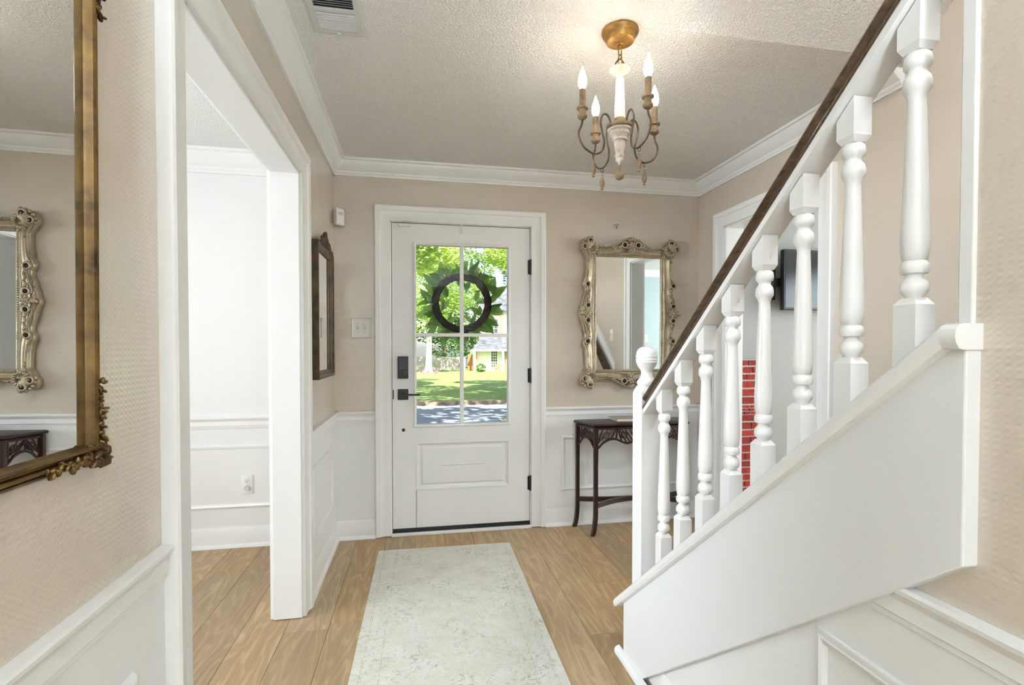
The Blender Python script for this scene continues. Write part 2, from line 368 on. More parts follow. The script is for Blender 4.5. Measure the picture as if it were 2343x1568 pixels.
# --- right wall with the doorway to the den
RY0, RY1, RZ = -1.150, -.318, 2.06
wr = struct('wall_right', MB().box(W, W+.12, RY1, 0, 0, H+.2).box(W, W+.12, RY0, RY1, RZ, 5.2).box(W, W+.12, YB, RY0, 0, 5.2).box(W, W+.12, RY1, 0, H+.2, 5.2), M_paper, label='tan wallpaper wall behind the stairs with doorway to the den', cat='wall')
MB().box(W-.004, W, RY1+.05, 0, 0, ZR-.03).build('wainscot', M_fwain, wr)
crown(wr, (W, 0, ZCB), (W, -1.585, ZCB), (-1, 0, 0))
rail(wr, (W, 0, ZR), (W, RY1+.098, ZR), (-1, 0, 0)); base(wr, (W, 0, 0), (W, RY1+.098, 0), (-1, 0, 0))
tr2 = struct('trim_2', MB().box(W-.002, W+.122, RY1-.018, RY1, .004, RZ).box(W-.002, W+.122, RY0, RY0+.018, .004, RZ).box(W-.002, W+.122, RY0, RY1, RZ-.018, RZ), M_trim, label='white cased doorway into the den behind the stairs', cat='door frame', bevel=.002)
path = [(RY0+.008, .004), (RY0+.008, RZ-.008), (RY1-.008, RZ-.008), (RY1-.008, .004)]
MB().sweep(path, CASE, (W, 0, 0), Y3, Z3, (-1, 0, 0)).build('casing', M_trim, tr2)
MB().sweep(path, CASE, (W+.12, 0, 0), Y3, Z3, X3).build('casing', M_trim, tr2)

# --- stair wall (under the stringer, and full height towards the viewer)
SX = 1.36; SLOPE = .8165
def capz(y): return .241+SLOPE*(-1.489-y)          # top of the stair cap
YE = -2.772
poly = [(-1.53, 0), (-1.53, capz(-1.53)-.05), (YE+.02, capz(YE+.02)-.05), (YE+.02, 5.2), (YB, 5.2), (YB, 0)]
ws = struct('wall_stair', MB().prism(poly, lambda a, b, h: (h, a, b), SX, SX+.10), M_paper, label='tan woven wallpaper wall enclosing the stairs on the right', cat='wall')
MB().prism([(-1.60, 0), (-1.60, .12), (-2.44, .80), (YB, .80), (YB, 0)], lambda a, b, h: (h, a, b), SX-.004, SX).build('wainscot', M_fwain, ws, smooth=0)
rail(ws, (SX, -2.60, ZR), (SX, YB, ZR), (-1, 0, 0)); base(ws, (SX, -1.80, 0), (SX, YB, 0), (-1, 0, 0))
MB().sweep([(-2.505, .265), (-2.505, .63), (-3.9, .63), (-3.9, .265)][::-1], PANEL, (SX-.004, 0, 0), Y3, Z3, (-1, 0, 0), True).build('panel_moulding', M_trim, ws)
MB().box(SX-.006, SX+.112, YE, YE+.023, capz(YE)-.02, 5.2).build('corner_board', M_trim, ws, bevel=.003)

# --- ceilings
CXS = 1.482; CYS = -1.615
ce = struct('ceiling', MB().box(-.12, CXS, YB, .16, H, H+.15).box(CXS, W+.12, CYS, .16, H, H+.15), M_pop, label='popcorn textured foyer ceiling', cat='ceiling')
MB().hexa([(CXS-.02, CYS, H+.001), (W, CYS, H+.001), (W, CYS, H+.13), (CXS-.02, CYS, H+.13)], [(CXS-.02, -5.0, H+3.385*.8165), (W, -5.0, H+3.385*.8165), (W, -5.0, H+3.385*.8165+.13), (CXS-.02, -5.0, H+3.385*.8165+.13)]).build('sloped_ceiling', M_pop, ce)
MB().box(CXS-.03, CXS, YE, CYS+.05, H+.12, 5.2).box(1.30, W+.12, YB, -4.9, 5.1, 5.25).build('stairwell_shell', M_paper, ce)
# --- unseen rear wall of the hall, grey to cut bounce, with an added window
wb_ = struct('wall_rear', MB().box(-.12, W+.12, YB-.12, YB, 0, 5.2), M_grey, label='grey rear wall of the hall behind the viewer', cat='wall')
win = struct('window_1', MB().sweep([(.1, .5), (1.3, .5), (1.3, 2.5), (.1, 2.5)][::-1], CASE, (0, YB, -.03), X3, Z3, Y3, True), M_trim, label='added white framed window at the unseen end of the hall', cat='window')
MB().box(.1, 1.3, YB-.01, YB+.004, .47, 2.47).build('pane', M_glass, win)

# --- dining room shell
wdn = struct('wall_dining', MB().box(-3.4, -.12, 0, .16, 0, H+.2).box(-3.4, -3.3, -4.4, 0, 0, H+.2).box(-3.4, -.12, -4.5, -4.4, 0, H+.2), M_wains, label='white panelled dining room wall seen through the opening', cat='wall')
wdn2 = wdn
MB().run([(a*1.15, b*1.35) for a, b in CROWN], (-3.3, 0, H-.132), (-.12, 0, H-.132), (0, -1, 0), Z3).build('crown_moulding', M_trim, wdn)
rail(wdn, (-3.3, 0, .815), (-.12, 0, .815), (0, -1, 0)); base(wdn, (-3.3, 0, 0), (-.12, 0, 0), (0, -1, 0))
MB().sweep([(-3.1, .243), (-3.1, .64), (-.28, .64), (-.28, .243)][::-1], PANEL, (0, 0, 0), X3, Z3, (0, -1, 0), True).build('panel_moulding', M_trim, wdn)
struct('ceiling_dining', MB().box(-3.4, -.12, -4.5, .16, H, H+.2), M_popw, label='white stippled dining room ceiling', cat='ceiling')
w2 = struct('window_2', MB().sweep([(-3.6, .6), (-1.0, .6), (-1.0, 2.3), (-3.6, 2.3)], CASE, (-3.3, 0, 0), Y3, Z3, X3, True), M_trim, label='white framed dining room window', cat='window')
MB().box(-3.302, -3.296, -3.6, -1.0, .6, 2.3).build('pane', M_glass, w2)
# --- den shell
wdd = struct('wall_den', MB().box(W+.12, 6.0, 0, .16, 0, H+.2).box(5.9, 6.0, -4.0, 0, 0, H+.2).box(W+.12, 3.03, -2.1, -2.0, 0, H), M_grey, label='grey den wall with the television', cat='wall')
crown(wdd, (W+.12, 0, ZCB), (5.9, 0, ZCB), (0, -1, 0)); base(wdd, (W+.12, 0, 0), (5.9, 0, 0), (0, -1, 0))
wdb = struct('wall_rear_den', MB().box(W+.12, 6.0, -4.0, -3.9, 0, H+.2), M_blue, label='pale blue rear wall of the den', cat='wall')
crown(wdb, (W+.12, -3.9, ZCB), (5.9, -3.9, ZCB), Y3); base(wdb, (W+.12, -3.9, 0), (5.9, -3.9, 0), Y3)
struct('ceiling_den', MB().box(W+.12, 6.0, -4.0, .16, H, H+.2), M_popw, label='white den ceiling', cat='ceiling')
for k_, (ya, yb) in enumerate(((-2.0, -.6), (-3.6, -2.5))):  # unseen windows added to go with the den fill lights
    wn_ = struct('window_%d' % (3+k_), MB().sweep([(ya, .8), (yb, .8), (yb, 2.2), (ya, 2.2)], [(t_, h_) for t_, h_ in CASE][::-1], (5.9, 0, 0), Y3, Z3, (-1, 0, 0), True), M_trim, label=('added white framed den window out of view nearest the front wall', 'added white framed den window out of view nearest the blue wall')[k_], cat='window')
    MB().box(5.896, 5.902, ya, yb, .8, 2.2).build('pane', M_glass, wn_)
# --- unseen outer roof over the whole house, added to keep the sun out
struct('roof', MB().prism([(1.0, 2.72), (1.0, 2.86), (-3.4, 6.1), (-8.2, 6.1), (-8.2, 5.96), (-3.35, 5.96)], lambda a, b, h: (h, a, b), -4.2, 6.8).box(-3.5, 6.1, YB-.35, YB-.13, -1, 5.95), plain('roof_shingle', (.16, .155, .15), .9, bscale=20, bstr=.4), label='unseen shingle roof over the house, added to block the sun', cat='roof')

# ================================================================== FRONT DOOR
SX0, SX1, SZ0, SZ1 = .362, 1.284, .028, 2.058
GX0, GX1, GZ0, GZ1 = .516, 1.132, .732, 1.922
PX0, PX1, PZ0, PZ1 = .513, 1.143, .294, .614
dr = thing('door_1', 'white front door with four glass panes and a lower panel', 'door', (SX0, 0, 0)); dr['kind'] = 'structure'
mb = MB().box(SX0, GX0, 0, .045, SZ0, SZ1).box(GX1, SX1, 0, .045, SZ0, SZ1).box(GX0, GX1, 0, .045, GZ1, SZ1).box(GX0, GX1, 0, .045, PZ1, GZ0)
mb.box(GX0, PX0+.0, 0, .045, SZ0, PZ1).box(PX0, GX1, 0, .045, SZ0, PZ0).box(PX1-.011, GX1, .001, .045, PZ0, PZ1).box(PX0, PX1, .012, .035, PZ0, PZ1)
mb.build('slab', M_door, dr, smooth=0)
MB().sweep([(PX0, PZ0), (PX0, PZ1), (PX1, PZ1), (PX1, PZ0)], [(0, -.012), (0, .003), (-.008, .004), (-.016, -.004), (-.022, -.010), (-.030, -.012)], (0, 0, 0), X3, Z3, (0, -1, 0), True).build('panel_moulding', M_door, dr)
MB().sweep([(PX0+.033, PZ0+.033), (PX0+.033, PZ1-.033), (PX1-.033, PZ1-.033), (PX1-.033, PZ0+.033)], [(0, -.012), (-.012, -.002), (-.02, -.001), (-.30, -.001), (-.30, -.012)][:3]+[(-.126, -.001), (-.126, -.012)], (0, 0, 0), X3, Z3, (0, -1, 0), True).build('raised_panel', M_door, dr)
MB().sweep([(GX0, GZ0), (GX0, GZ1), (GX1, GZ1), (GX1, GZ0)], [(.018, 0), (.017, .006), (.010, .009), (.002, .007), (-.002, 0), (-.002, -.03), (.018, -.03)], (0, 0, 0), X3, Z3, (0, -1, 0), True).build('glass_stop', M_door, dr)
MXc, MZc = .818, 1.328
MB().box(MXc-.0125, MXc+.0125, -.004, .035, GZ0, GZ1).build('muntin', M_door, dr, bevel=.002)
MB().box(GX0, MXc-.0125, -.004, .035, MZc-.0115, MZc+.0115).build('muntin', M_door, dr, bevel=.002)
MB().box(MXc+.0125, GX1, -.004, .035, MZc-.0115, MZc+.0115).build('muntin', M_door, dr, bevel=.002)
for (a, b) in ((GX0, MXc-.0125), (MXc+.0125, GX1)):
    for (c, d) in ((GZ0, MZc-.0115), (MZc+.0115, GZ1)):
        MB().box(a, b, .014, .018, c, d).build('pane', M_glass, dr, smooth=0)
# keypad deadbolt
lk = MB().box(.397, .465, -.026, 0, 1.041, 1.186).build('deadbolt', M_black, dr, bevel=.004)
MB().box(.403, .459, -.029, -.026, 1.098, 1.180).build('keypad_cover', plain('black_gloss', (.010, .012, .016), .35), lk, bevel=.002)
MB().box(.424, .438, -.040, -.026, 1.052, 1.088).build('thumb_turn', M_black, lk, bevel=.003)
lv = MB().box(.396, .465, -.012, 0, .900, .970).build('lever_set', M_black, dr, bevel=.003)
MB().lathe([(.011, 0), (.011, .045)], (.43, -.057, .937), 16, Matrix.Rotation(R(-90), 3, 'X')).box(.424, .541, -.060, -.048, .930, .942).build('lever', M_black, lv, bevel=.002)
MB().box(.3655, .372, -.004, .02, .905, .965).build('latch_plate', M_black, dr)
MB().lathe([(.011, 0), (.011, .003), (.008, .004), (.002, .004)], (.432, 0, .700), 18, Matrix.Rotation(R(90), 3, 'X')).build('bore_plug', M_black, dr)
for z in (1.795, 1.052, .308):
    h = MB().lathe([(.0065, -.052), (.0075, -.047), (.0075, .047), (.0065, .052)], (1.288, -.008, z), 12).box(1.270, 1.302, -.002, .0, z-.048, z+.048).build('hinge', M_black, dr)
MB().box(.407, .489, -.016, 0, 2.034, 2.055).build('contact_sensor', M_plast, dr, bevel=.003)
MB().box(.806, .826, -.004, 0, 2.006, 2.066).build('wreath_hanger', plain('cream_plastic', (.70, .66, .55), .4), dr, bevel=.001)
MB().box(SX0, SX1, -.003, .045, SZ0-.008, SZ0+.018).build('door_sweep', M_black, dr)
fr = struct('trim_3', MB().box(.345, .3585, -.002, .16, 0, DZ1).box(1.2875, 1.299, -.002, .16, 0, DZ1).box(.345, 1.299, -.002, .16, 2.0635, DZ1).box(.3585, .372, .047, .06, 0, 2.06).box(1.274, 1.2875, .047, .06, 0, 2.06).box(.3585, 1.2875, .047, .06, 2.045, 2.06), M_trim, label='white casing and frame around the front door', cat='door frame', smooth=0)
path = [(.352, .006), (.352, 2.068), (1.2935, 2.068), (1.2935, .006)]
MB().sweep(path, CASE, (0, 0, 0), X3, Z3, (0, -1, 0)).build('casing', M_trim, fr)
MB().box(.435, .487, -.030, -.019, 2.066, 2.078).build('contact_magnet', M_plast, fr, bevel=.002)
th = MB().box(.352, 1.294, -.026, -.006, 0, .020).build('threshold', M_trim, fr, bevel=.003)
MB().box(.3585, 1.2875, -.006, .16, 0, .012).build('sill', M_black, fr)

# ================================================================== STAIRS AND BALUSTRADE
st = thing('staircase', 'white stair stringer with rounded cap and steps rising toward the viewer', 'stairs', (1.9, -1.6, 0))
MB().prism([(-1.507, 0), (-1.507, capz(-1.507)-.03), (-2.780, capz(-2.780)-.03), (-2.780, .909), (-1.655, 0)], lambda a, b, h: (h, a, b), 1.333, 1.3795).build('stringer', M_string, st, smooth=0, bevel=.003)
CAPP = [(1.43, -.036), (1.324, -.036), (1.316, -.034), (1.310, -.026), (1.308, -.017), (1.310, -.008), (1.316, -.002), (1.324, 0), (1.43, 0)]
vs = []; ny = len(CAPP)
for y in (-1.462, -2.758): vs += [(x, y, capz(y)+h*1.1) for x, h in CAPP]
mb = MB().add(vs, [tuple(range(ny)), tuple(range(2*ny-1, ny-1, -1))]+[(i, (i+1) % ny, ny+(i+1) % ny, ny+i) for i in range(ny)])
zt = capz(-2.758)
vs = [(x, -2.758, zt+h*1.1) for x, h in CAPP]+[(x, -2.783, zt+h*1.1) for x, h in CAPP]
mb.add([(min(x, 1.36), y, z) for x, y, z in vs], [tuple(range(ny)), tuple(range(2*ny-1, ny-1, -1))]+[(i, (i+1) % ny, ny+(i+1) % ny, ny+i) for i in range(ny)])
mb.build('stair_cap', M_baluster, st)
MB().run([(0, 0), (.022, 0), (.022, .012), (.018, .020), (.010, .026), (0, .028)], (1.333, -1.470, 0), (1.333, -1.84, 0), (-1, 0, 0), Z3).build('base_shoe', M_trim, st)
M_tread = plain('brown_tread_wood', (.20, .11, .05), .35, nscale=20, namt=.2)
for i in range(11):
    y = -1.62-.2605*i; z = .2127*(i+1)
    MB().box(1.465, W-.02, y-.27, y+.025, z-.03, z).build('tread', M_tread, st, bevel=.006)
    MB().box(1.465, W-.02, y-.02, y, z-.2127+.001, z-.03).build('riser', M_trim, st)
bl = thing('balustrade', 'white turned balusters and newel under a brown wooden handrail', 'railing', (1.38, -1.6, 0))
BXc = 1.381
# newel
nx0, nx1, nyf, nyb = 1.3435, 1.4215, -1.642, -1.564
mb = MB()
nb = [(nx0, nyf), (nx1, nyf), (nx1, nyb), (nx0, nyb)]
cxn, cyn = (nx0+nx1)/2, (nyf+nyb)/2
bz = [capz(y)-.002 for _, y in nb]
lo = [(x, y, z) for (x, y), z in zip(nb, bz)]; mid = [(x, y, 1.072) for x, y in nb]
sh = [(cxn+(x-cxn)*.72, cyn+(y-cyn)*.72, 1.096) for x, y in nb]
mb.hexa(lo, mid); mb.hexa(mid, sh)
nw = mb.build('newel_post', M_baluster, bl, smooth=0, bevel=.003)
MB().lathe([(.030, 1.092), (.033, 1.100), (.036, 1.108), (.035, 1.116), (.029, 1.122), (.024, 1.130), (.021, 1.142), (.021, 1.152), (.025, 1.160), (.033, 1.170), (.0385, 1.183), (.0405, 1.187), (.0388, 1.190), (.0408, 1.194), (.0408, 1.199), (.0390, 1.202), (.0410, 1.206), (.0405, 1.211), (.0390, 1.2135), (.0400, 1.217), (.0370, 1.228), (.030, 1.238), (.019, 1.2445), (.003, 1.247)], (cxn, cyn, 0), 32).build('ball_finial', M_baluster, nw, smooth=50)
# handrail (brown grip on white fillet)
def rz(y): return 1.050+.822*(-1.633-y)
RP = [(-.034, -.046), (-.035, -.038), (-.031, -.033), (-.023, -.029), (-.020, -.023), (-.021, -.018), (-.031, -.013), (-.035, -.006), (-.032, .002), (-.022, .009), (-.008, .012)]
RP = RP+[(-x, z) for x, z in RP[::-1]]
def rail_sweep(prof, y0, y1, fz, xc=BXc):
    n = len(prof); vs = []
    for y in (y0, y1): vs += [(xc+x, y, fz(y)+z) for x, z in prof]
    return MB().add(vs, [tuple(range(n)), tuple(range(2*n-1, n-1, -1))]+[(i, (i+1) % n, n+(i+1) % n, n+i) for i in range(n)])
hr = rail_sweep(RP, -1.6445, -4.6, rz).build('handrail', M_rail, bl, smooth=60)
rail_sweep([(-.032, -.0462), (.032, -.0462), (.032, -.066), (-.032, -.066)], -1.6445, -4.6, rz).build('rail_fillet', M_baluster, hr, smooth=0)
# baluster: shared turned body, built once then copied
def baluster_parts(yc):
    s0 = .692+(-1.8775-yc)*.8165
    w = .0207; b = MB()
    q = [(BXc-w, yc-w), (BXc+w, yc-w), (BXc+w, yc+w), (BXc-w, yc+w)]
    b.hexa([(x, y, capz(y)-.002) for x, y in q], [(x, y, s0-.012) for x, y in q])
    b.hexa([(x, y, s0-.012) for x, y in q], [(BXc+(x-BXc)*.62, yc+(y-yc)*.62, s0) for x, y in q])
    t0 = s0+.431
    b.hexa([(BXc+(x-BXc)*.72, yc+(y-yc)*.72, t0-.007) for x, y in q], [(x, y, t0+.005) for x, y in q])
    b.hexa([(x, y, t0+.005) for x, y in q], [(x, y, rz(y)-.0662) for x, y in q])
    pr = [(.013, -.001), (.0135, .002), (.0205, .010), (.0212, .018), (.0195, .027), (.0145, .033), (.0125, .038), (.0125, .0405), (.0195, .0425), (.0215, .050), (.0205, .059), (.0165, .0645), (.0185, .067), (.0208, .082), (.0214, .10), (.0205, .135), (.0185, .19), (.0162, .26), (.0145, .31), (.0135, .338), (.0140, .347), (.0175, .356), (.0210, .361), (.0212, .372), (.0195, .381), (.0150, .387), (.0140, .391), (.0150, .395), (.0200, .399), (.0213, .408), (.0195, .419), (.0150, .424), (.0165, .427)]
    b.lathe([(r, z+s0) for r, z in pr], (BXc, yc, 0), 24)
    return b
me0 = None
y0 = -1.748
for i in range(8):
    yc = -1.748-.1297*i
    if me0 is None:
        me0 = baluster_parts(y0).mesh('baluster', M_baluster, 50, (BXc, y0, 0))
    o = link('baluster', me0, bl, (BXc, yc, (y0-yc)*.8165)); 

# wall-side handrail on its white board (seen in the mirror beside the door)
wh = thing('wall_handrail', 'dark brown handrail on a white board along the stair wall, seen in the ornate mirror', 'handrail', (W, -1.5, 1.0))
def wz(y): return 1.118+.80*(-1.64-y)
vs = []
rail_sweep([(-.012, .075), (.0, .075), (.0, -.10), (-.012, -.10)], -1.50, -4.4, wz, W).build('backing_board', M_trim, wh, smooth=0)
rail_sweep([(x*.9, z-.02) for x, z in RP]+[], -1.52, -4.4, wz, W-.062).build('grip', M_rail, wh, smooth=60)
for y in (-1.75, -2.6, -3.4): MB().tube([(W-.012, y, wz(y)-.085), (W-.045, y, wz(y)-.10), (W-.062, y, wz(y)-.075)], .008).build('bracket', M_black, wh)

# ================================================================== CHANDELIER
CX, CY = 1.2835, -1.57
ch = thing('chandelier', 'four-arm candle chandelier of whitewashed wood and iron hanging by the stairs', 'chandelier', (CX, CY, H))
MB().lathe([(.069, H), (.070, H-.006), (.066, H-.016), (.060, H-.021), (.059, H-.026), (.052, H-.040), (.046, H-.043), (.012, H-.044), (.012, H-.049), (.004, H-.052)], (CX, CY, 0), 36).build('canopy', M_canopy, ch)
MB().torus((CX, CY, H-.058), .009, .003, Matrix.Rotation(R(90), 3, 'X')).build('chain_link', M_canopy, ch)
z = H-.068
def linkmesh(cz, rot):
    Mr = Matrix.Rotation(rot, 3, 'Z'); P = []
    for k in range(17):
        a = 2*math.pi*k/16; P.append(Vector((CX, CY, cz))+Mr@Vector((.0085*math.cos(a), 0, .018*math.sin(a)+(.008 if math.sin(a) > 0 else -.008))))
    return MB().tube(P, .0024, 6)
for k in range(2): linkmesh(2.360-.034*k, k*R(90)+.5).build('chain_link', M_canopy, ch)
P = smooth_pts([(CX-.016, CY, 2.298), (CX-.018, CY, 2.315), (CX-.008, CY, 2.330), (CX, CY, 2.336), (CX+.008, CY, 2.330), (CX+.018, CY, 2.315), (CX+.016, CY, 2.298)])
MB().tube(P, .003, 8).build('hanging_loop', M_iron, ch)
MB().lathe([(.006, 2.300), (.036, 2.300), (.040, 2.297), (.039, 2.292), (.028, 2.283), (.018, 2.276), (.012, 2.270), (.012, 2.262)], (CX, CY, 0), 28).build('bobeche', M_wash, ch, smooth=50)
MB().lathe([(.012, 2.264), (.014, 2.262), (.0155, 2.258), (.0175, 2.20), (.0195, 2.14), (.0205, 2.112), (.019, 2.108)], (CX, CY, 0), 24).build('column', plain('cream_painted_wood', (.62, .58, .50), .5, nscale=40, namt=.05), ch)
MB().lathe([(.019, 2.112), (.0225, 2.110), (.0225, 2.098), (.020, 2.092), (.042, 2.089), (.052, 2.083), (.052, 2.074), (.046, 2.070), (.020, 2.070)], (CX, CY, 0), 28).build('hub_disc', M_tan, ch)
MB().lathe([(.046, 2.071), (.046, 2.064), (.038, 2.060), (.037, 2.050), (.028, 2.044), (.026, 2.036), (.0285, 2.033), (.0285, 2.028), (.021, 2.024), (.020, 2.012), (.018, 1.995), (.0150, 1.985), (.016, 1.978), (.018, 1.972), (.0165, 1.966), (.013, 1.962), (.0155, 1.957), (.014, 1.951), (.007, 1.946), (.004, 1.937), (.001, 1.935)], (CX, CY, 0), 28).build('turned_drop', M_wash, ch, smooth=50)
MB().lathe([(.0015, 1.915), (.0015, 1.937)], (CX, CY, 0), 6).ell((CX, CY, 1.898), .0185, .0185, .0185, seg=20, rings=12).build('ball_drop', M_tan, ch, smooth=80)
ARM = [(.040, .000), (.048, .022), (.062, .034), (.078, .026), (.086, .000), (.078, -.040), (.070, -.072), (.078, -.105), (.104, -.121), (.130, -.119), (.160, -.103), (.178, -.075), (.180, -.052), (.170, -.030), (.165, -.012), (.165, 0)]
zc = 2.084
ang0 = math.atan2(1, 0)
cyaw = -.1846
def cam_dir(l, d):      # lateral / depth offset in the camera's ground frame
    return Vector((l*math.cos(.1846)+d*math.sin(.1846), -l*math.sin(.1846)+d*math.cos(.1846), 0))
for l, d in ((-.151, -.067), (.067, -.151), (-.067, .151), (.151, .067)):
    u = cam_dir(l, d).normalized()
    p = lambda r, z: Vector((CX, CY, 0))+u*r+Vector((0, 0, z))
    arm = MB().tube(smooth_pts([p(r, zc+z) for r, z in ARM], 5), .0038, 10).build('arm', M_iron, ch, smooth=60)
    c = p(.165, 0)
    MB().lathe([(.005, zc-.006), (.012, zc-.004), (.018, zc+.002), (.0185, zc+.009), (.014, zc+.014), (.0125, zc+.024), (.014, zc+.029), (.021, zc+.032), (.0215, zc+.038), (.014, zc+.040)], c, 24).build('candle_cup', M_tan, arm, smooth=50)
    MB().lathe([(.0115, zc+.038), (.0115, zc+.103), (.009, zc+.104)], c, 20).build('candle_sleeve', M_tan, arm)
    MB().lathe([(.007, zc+.100), (.0095, zc+.106), (.0145, zc+.118), (.0165, zc+.130), (.0155, zc+.143), (.012, zc+.157), (.0075, zc+.170), (.0035, zc+.182), (.0008, zc+.189)], c, 20).build('bulb', M_bulb, arm, smooth=80)
    c = p(.117, zc-.121)
    MB().torus(c+Vector((0, 0, -.008)), .007, .0014, Matrix.Rotation(math.atan2(u.y, u.x)+R(90), 3, 'Z')@Matrix.Rotation(R(90), 3, 'X')).tube([c+Vector((0, 0, -.015)), c+Vector((0, 0, -.026))], .0014, 6).build('ring', M_iron, arm)
    MB().lathe([(.003, -.022), (.0048, -.028), (.0036, -.033), (.005, -.040), (.009, -.054), (.0098, -.064), (.007, -.076), (.004, -.080), (.0058, -.083), (.005, -.087), (.001, -.088)], c, 16).build('wooden_pendant', M_tan, arm, smooth=60)

# ================================================================== CEILING VENT
M_vent = plain('vent_white_metal', (.62, .62, .605), .4)
vt = thing('ceiling_vent', 'white metal louvred air vent in the ceiling', 'vent', (.24, -1.5, H))
VX0, VX1, VY0, VY1 = .143, .338, -1.70, -1.358
MB().sweep([(VX0, VY0), (VX1, VY0), (VX1, VY1), (VX0, VY1)], [(0, 0), (0, .003), (.012, .008), (.030, .008), (.030, 0)], (0, 0, H), X3, Y3, (0, 0, -1), True).build('frame', M_vent, vt, smooth=0)
MB().box(VX0+.02, VX1-.02, VY0+.02, VY1-.02, H-.0015, H-.0005).build('duct_shade', M_dark, vt)  # dark sheet standing in for the shade of the duct
MB().box(VX0+.028, VX1-.028, -1.512, -1.496, H-.009, H-.001).build('divider_bar', M_vent, vt)
for k in range(11):
    for (ya, sg) in ((-1.388-.0098*k, 1), (-1.526-.0115*k, -1)):
        if ya < VY0+.03: continue
        MB().hexa([(VX0+.029, ya, H-.001), (VX1-.029, ya, H-.001), (VX1-.029, ya-.001, H-.001), (VX0+.029, ya-.001, H-.001)], [(VX0+.029, ya+sg*.007, H-.008), (VX1-.029, ya+sg*.007, H-.008), (VX1-.029, ya+sg*.007-.001, H-.008), (VX0+.029, ya+sg*.007-.001, H-.008)]).build('louvre', M_vent, vt, smooth=0)
MB().box(.232, .248, -1.380, -1.377, H-.016, H-.008).build('lever', M_vent, vt)

